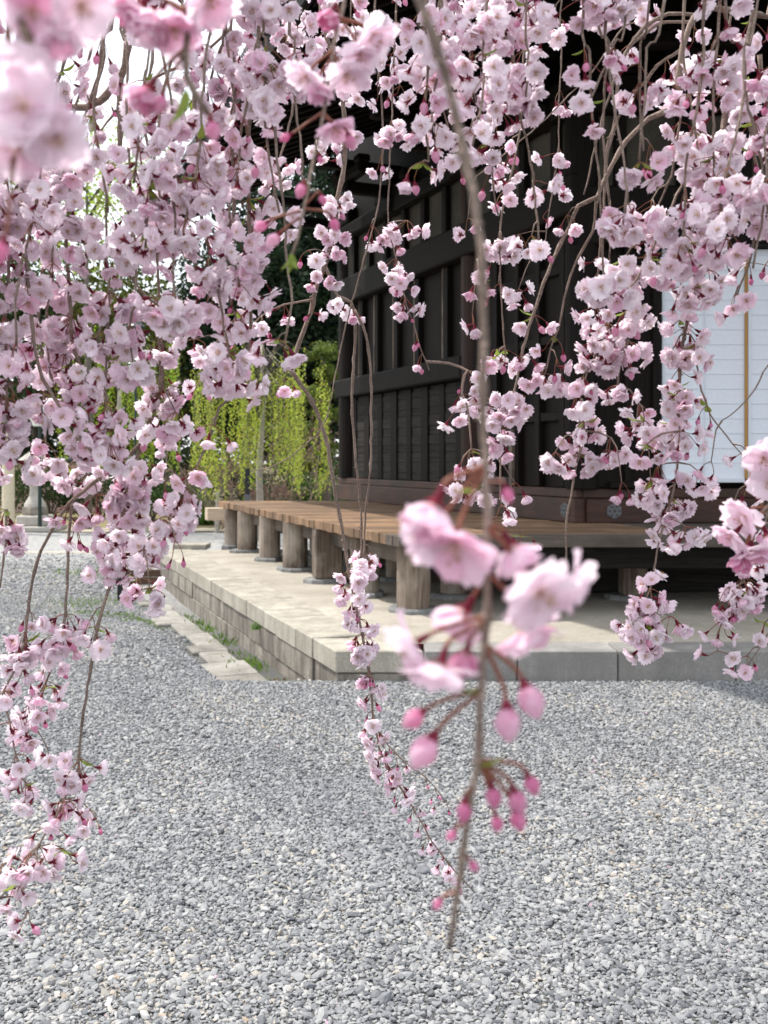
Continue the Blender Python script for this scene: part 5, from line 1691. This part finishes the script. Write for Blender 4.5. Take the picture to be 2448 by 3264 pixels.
# spray at the right edge
n5 = near_branch([(1760,980),(1720,1040),(1680,1075),(1645,1110),(1620,1150)], .95, 2.2, 1)
for (rt, at_, k, s_, f_) in (((1660,1095),(1612,1110),'open_hi',1.2,(-.6,-.3,-.5)), ((1650,1105),(1590,1150),'open_hi',1.15,(-.6,-.2,-.7)), ((1640,1115),(1625,1185),'open_hi',1.15,(-.1,-.3,-.9)),
                             ((1640,1115),(1655,1150),'half_hi',1.2,(.3,-.3,-.8)), ((1680,1075),(1650,985),'open_hi',1.2,(-.3,-.6,-.4)), ((1640,1120),(1605,1195),'half_hi',1.1,(-.3,-.1,-.9)), ((1680,1080),(1660,1040),'open_hi',1.1,(-.2,-.7,-.3))):
    nset(n5, .95, rt, at_, k, s_, f_)
branches[n5] = (smooth_path([Vector((.62, .95, 2.4)), Vector((.5, .95, 1.9)), branches[n5][0][0]], .02)[:-1] + branches[n5][0], None)
branches[n5] = (branches[n5][0], [.0019] * len(branches[n5][0]))

# ---- build the objects
tmb = MB()
tmb.tube([TRUNK + Vector((0, 0, -.15)), TRUNK + Vector((.02, .02, .15)), TRUNK + Vector((-.05, .02, 1.0)), TRUNK + Vector((-.12, .1, 1.9)), TRUNK + Vector((-.25, .15, 2.6))], [.30, .22, .18, .16, .14], 14)
tmb.build('trunk', M['bark'], tree, smooth=True)
for pts, rr0, rr1 in (([TRUNK + Vector((-.2, .13, 2.4)), Vector((1.6, 1.25, 2.95)), Vector((.8, 1.45, 3.02)), Vector((0, 1.4, 2.98)), Vector((-.5, 1.35, 2.96)), Vector((-.95, 1.3, 2.9))], .11, .02),
                      ([Vector((1.6, 1.25, 2.93)), Vector((1.0, 1.42, 2.7)), Vector((.74, 1.4, 2.4)), D(1675, -20, 1.4)], .05, .011),
                      ([Vector((1.2, 1.38, 2.98)), Vector((.5, .9, 3.02)), Vector((0, .6, 3.0)), Vector((-.35, .5, 2.94))], .05, .012),
                      ([Vector((.9, 1.43, 3.0)), Vector((.3, 1.7, 3.03)), Vector((-.2, 1.85, 2.97)), Vector((-.4, 1.8, 2.93))], .05, .012)):
    q = smooth_path(pts, .05); n = len(q)
    MB().tube(q, [rr0 + (rr1 - rr0) * i / (n - 1) for i in range(n)], 10).build('bough', M['bark'], tree, smooth=True)
def in_view(p):
    return -.386 * p.y < p.x < .386 * p.y and (p.z - CAMZ) / p.y < 1465 / FPX + .02
def shown(k):          # rough size of a branch in the picture
    q, rad = branches[k]
    return sum(rad[i] * (q[i] - q[i - 1]).length / q[i].y ** 2 for i in range(1, len(q)) if in_view(q[i]))
single = set(sorted(range(len(branches)), key=shown, reverse=True)[:295])
bobj = [None] * len(branches)
rest_mb = MB()
for k, (q, rad) in enumerate(branches):
    mb = MB() if k in single else rest_mb
    mb.tube(q, rad, 7 if max(rad) > .0022 else 5)
    # lenticel bumps / spur stubs
    for i in range(3, len(q) - 2, 4):
        if rad[i] > .0011 and rb.random() < .6:
            a = rb.uniform(0, 6.28); dd = Vector((math.cos(a), math.sin(a), -.3))
            mb.tube([q[i], q[i] + dd * rad[i] * 1.9], [rad[i] * .7, rad[i] * .4], 5)
    if k in single: bobj[k] = mb.build('branch', M['twig'], tree, smooth=True)
fine = rest_mb.build('fine_twigs', M['twig'], tree, smooth=True); fine['kind'] = 'stuff'
rest_st = MB()
for k in range(len(branches)):
    if bobj[k] is None: bobj[k] = fine
for k, mb in stalks.items():
    if k in single:
        o = mb.build('flower_stalks', M['stalk'], bobj[k], smooth=True, color=True)
        o['kind'] = 'stuff'
    else:
        b0 = len(rest_st.v)
        rest_st.v += mb.v; rest_st.c += mb.c; rest_st.f += [tuple(x + b0 for x in f) for f in mb.f]
o = rest_st.build('flower_stalks', M['stalk'], fine, smooth=True, color=True); o['kind'] = 'stuff'
leaves.sort(key=lambda l: (not in_view(l[0]), l[0].y))
# leaves: two folded shapes shared by all
def leaf_mesh(seed):
    r = np.random.default_rng(seed); n = 6
    v = []; c = []
    for i in range(n + 1):
        t = i / n; wv = .21 * math.sin(math.pi * t ** .8) * (1 - .25 * t)
        bend = -.22 * t * t
        for s_ in (-1, 0, 1):
            v.append((t, s_ * wv, bend + (abs(s_) * .10 * math.sin(math.pi * t))))
            k = r.uniform(.85, 1.15)
            c.append((.20 * k, .30 * k, .04) if s_ else (.26, .30, .06))
    f = []
    for i in range(n):
        for j in range(2):
            a = i * 3 + j
            f += [[a, a + 1, a + 4], [a, a + 4, a + 3]]
    return mesh_arrays('leaf', np.array(v), np.array(f), np.array(c), smooth=True)
LM = [leaf_mesh(i) for i in range(3)]
for m_ in LM: m_.materials.append(M['leaf'])
for i, (p, d, size, k) in enumerate(leaves[:290]):
    d = d.normalized()
    y = d.cross(Vector((0, 0, 1)));  y = y.normalized() if y.length > 1e-3 else Vector((0, 1, 0)); z = d.cross(y)
    mw = Matrix.Translation(p) @ Matrix(((d.x, y.x, z.x), (d.y, y.y, z.y), (d.z, y.z, z.z))).to_4x4() @ Matrix.Scale(size, 4)
    o = bpy.data.objects.new('leaf', LM[i % 3]); col.objects.link(o)
    o.parent = bobj[k]; o.matrix_basis = mw
# flowers: the 300 that show largest (and up to 250 buds) one by one, the rest joined
hid = set(KIND['bud'] + KIND['bud_hi'])
def inframe(m):
    p = m.translation
    return -.386 * p.y < p.x < .386 * p.y and (p.z - CAMZ) / p.y < 1465 / FPX + .02
order = sorted(range(len(flowers)), key=lambda i: (not inframe(flowers[i][0]), flowers[i][3]))
nf = nb_ = 0; rest = []
for i in order:
    m, ki, bi, dep = flowers[i]
    isb = ki in hid
    if (isb and nb_ < 250) or (not isb and nf < 300):
        o = bpy.data.objects.new('bud' if isb else 'flower', flower_mesh(ki)); col.objects.link(o)
        o.parent = bobj[bi]; o.matrix_basis = m
        if isb: nb_ += 1
        else: nf += 1
    else: rest.append(i)
Vs, Fs, Cs = [], [], []; off = 0
for i in rest:
    m, ki, bi, dep = flowers[i]
    v, f, c = FL[ki]
    mm = np.array(m)
    Vs.append(v @ mm[:3, :3].T + mm[:3, 3]); Fs.append(f + off); Cs.append(c * rng.uniform(.93, 1.05)); off += len(v)
o = obj('blossom', mesh_arrays('blossom', np.concatenate(Vs), np.concatenate(Fs), np.clip(np.concatenate(Cs), 0, 1), smooth=True), M['blossom'], tree)
o['kind'] = 'stuff'
print('flowers', len(flowers), 'singles', nf, nb_, 'joined', len(rest), 'tris', sum(len(f) for f in Fs), 'leaves', len(leaves))
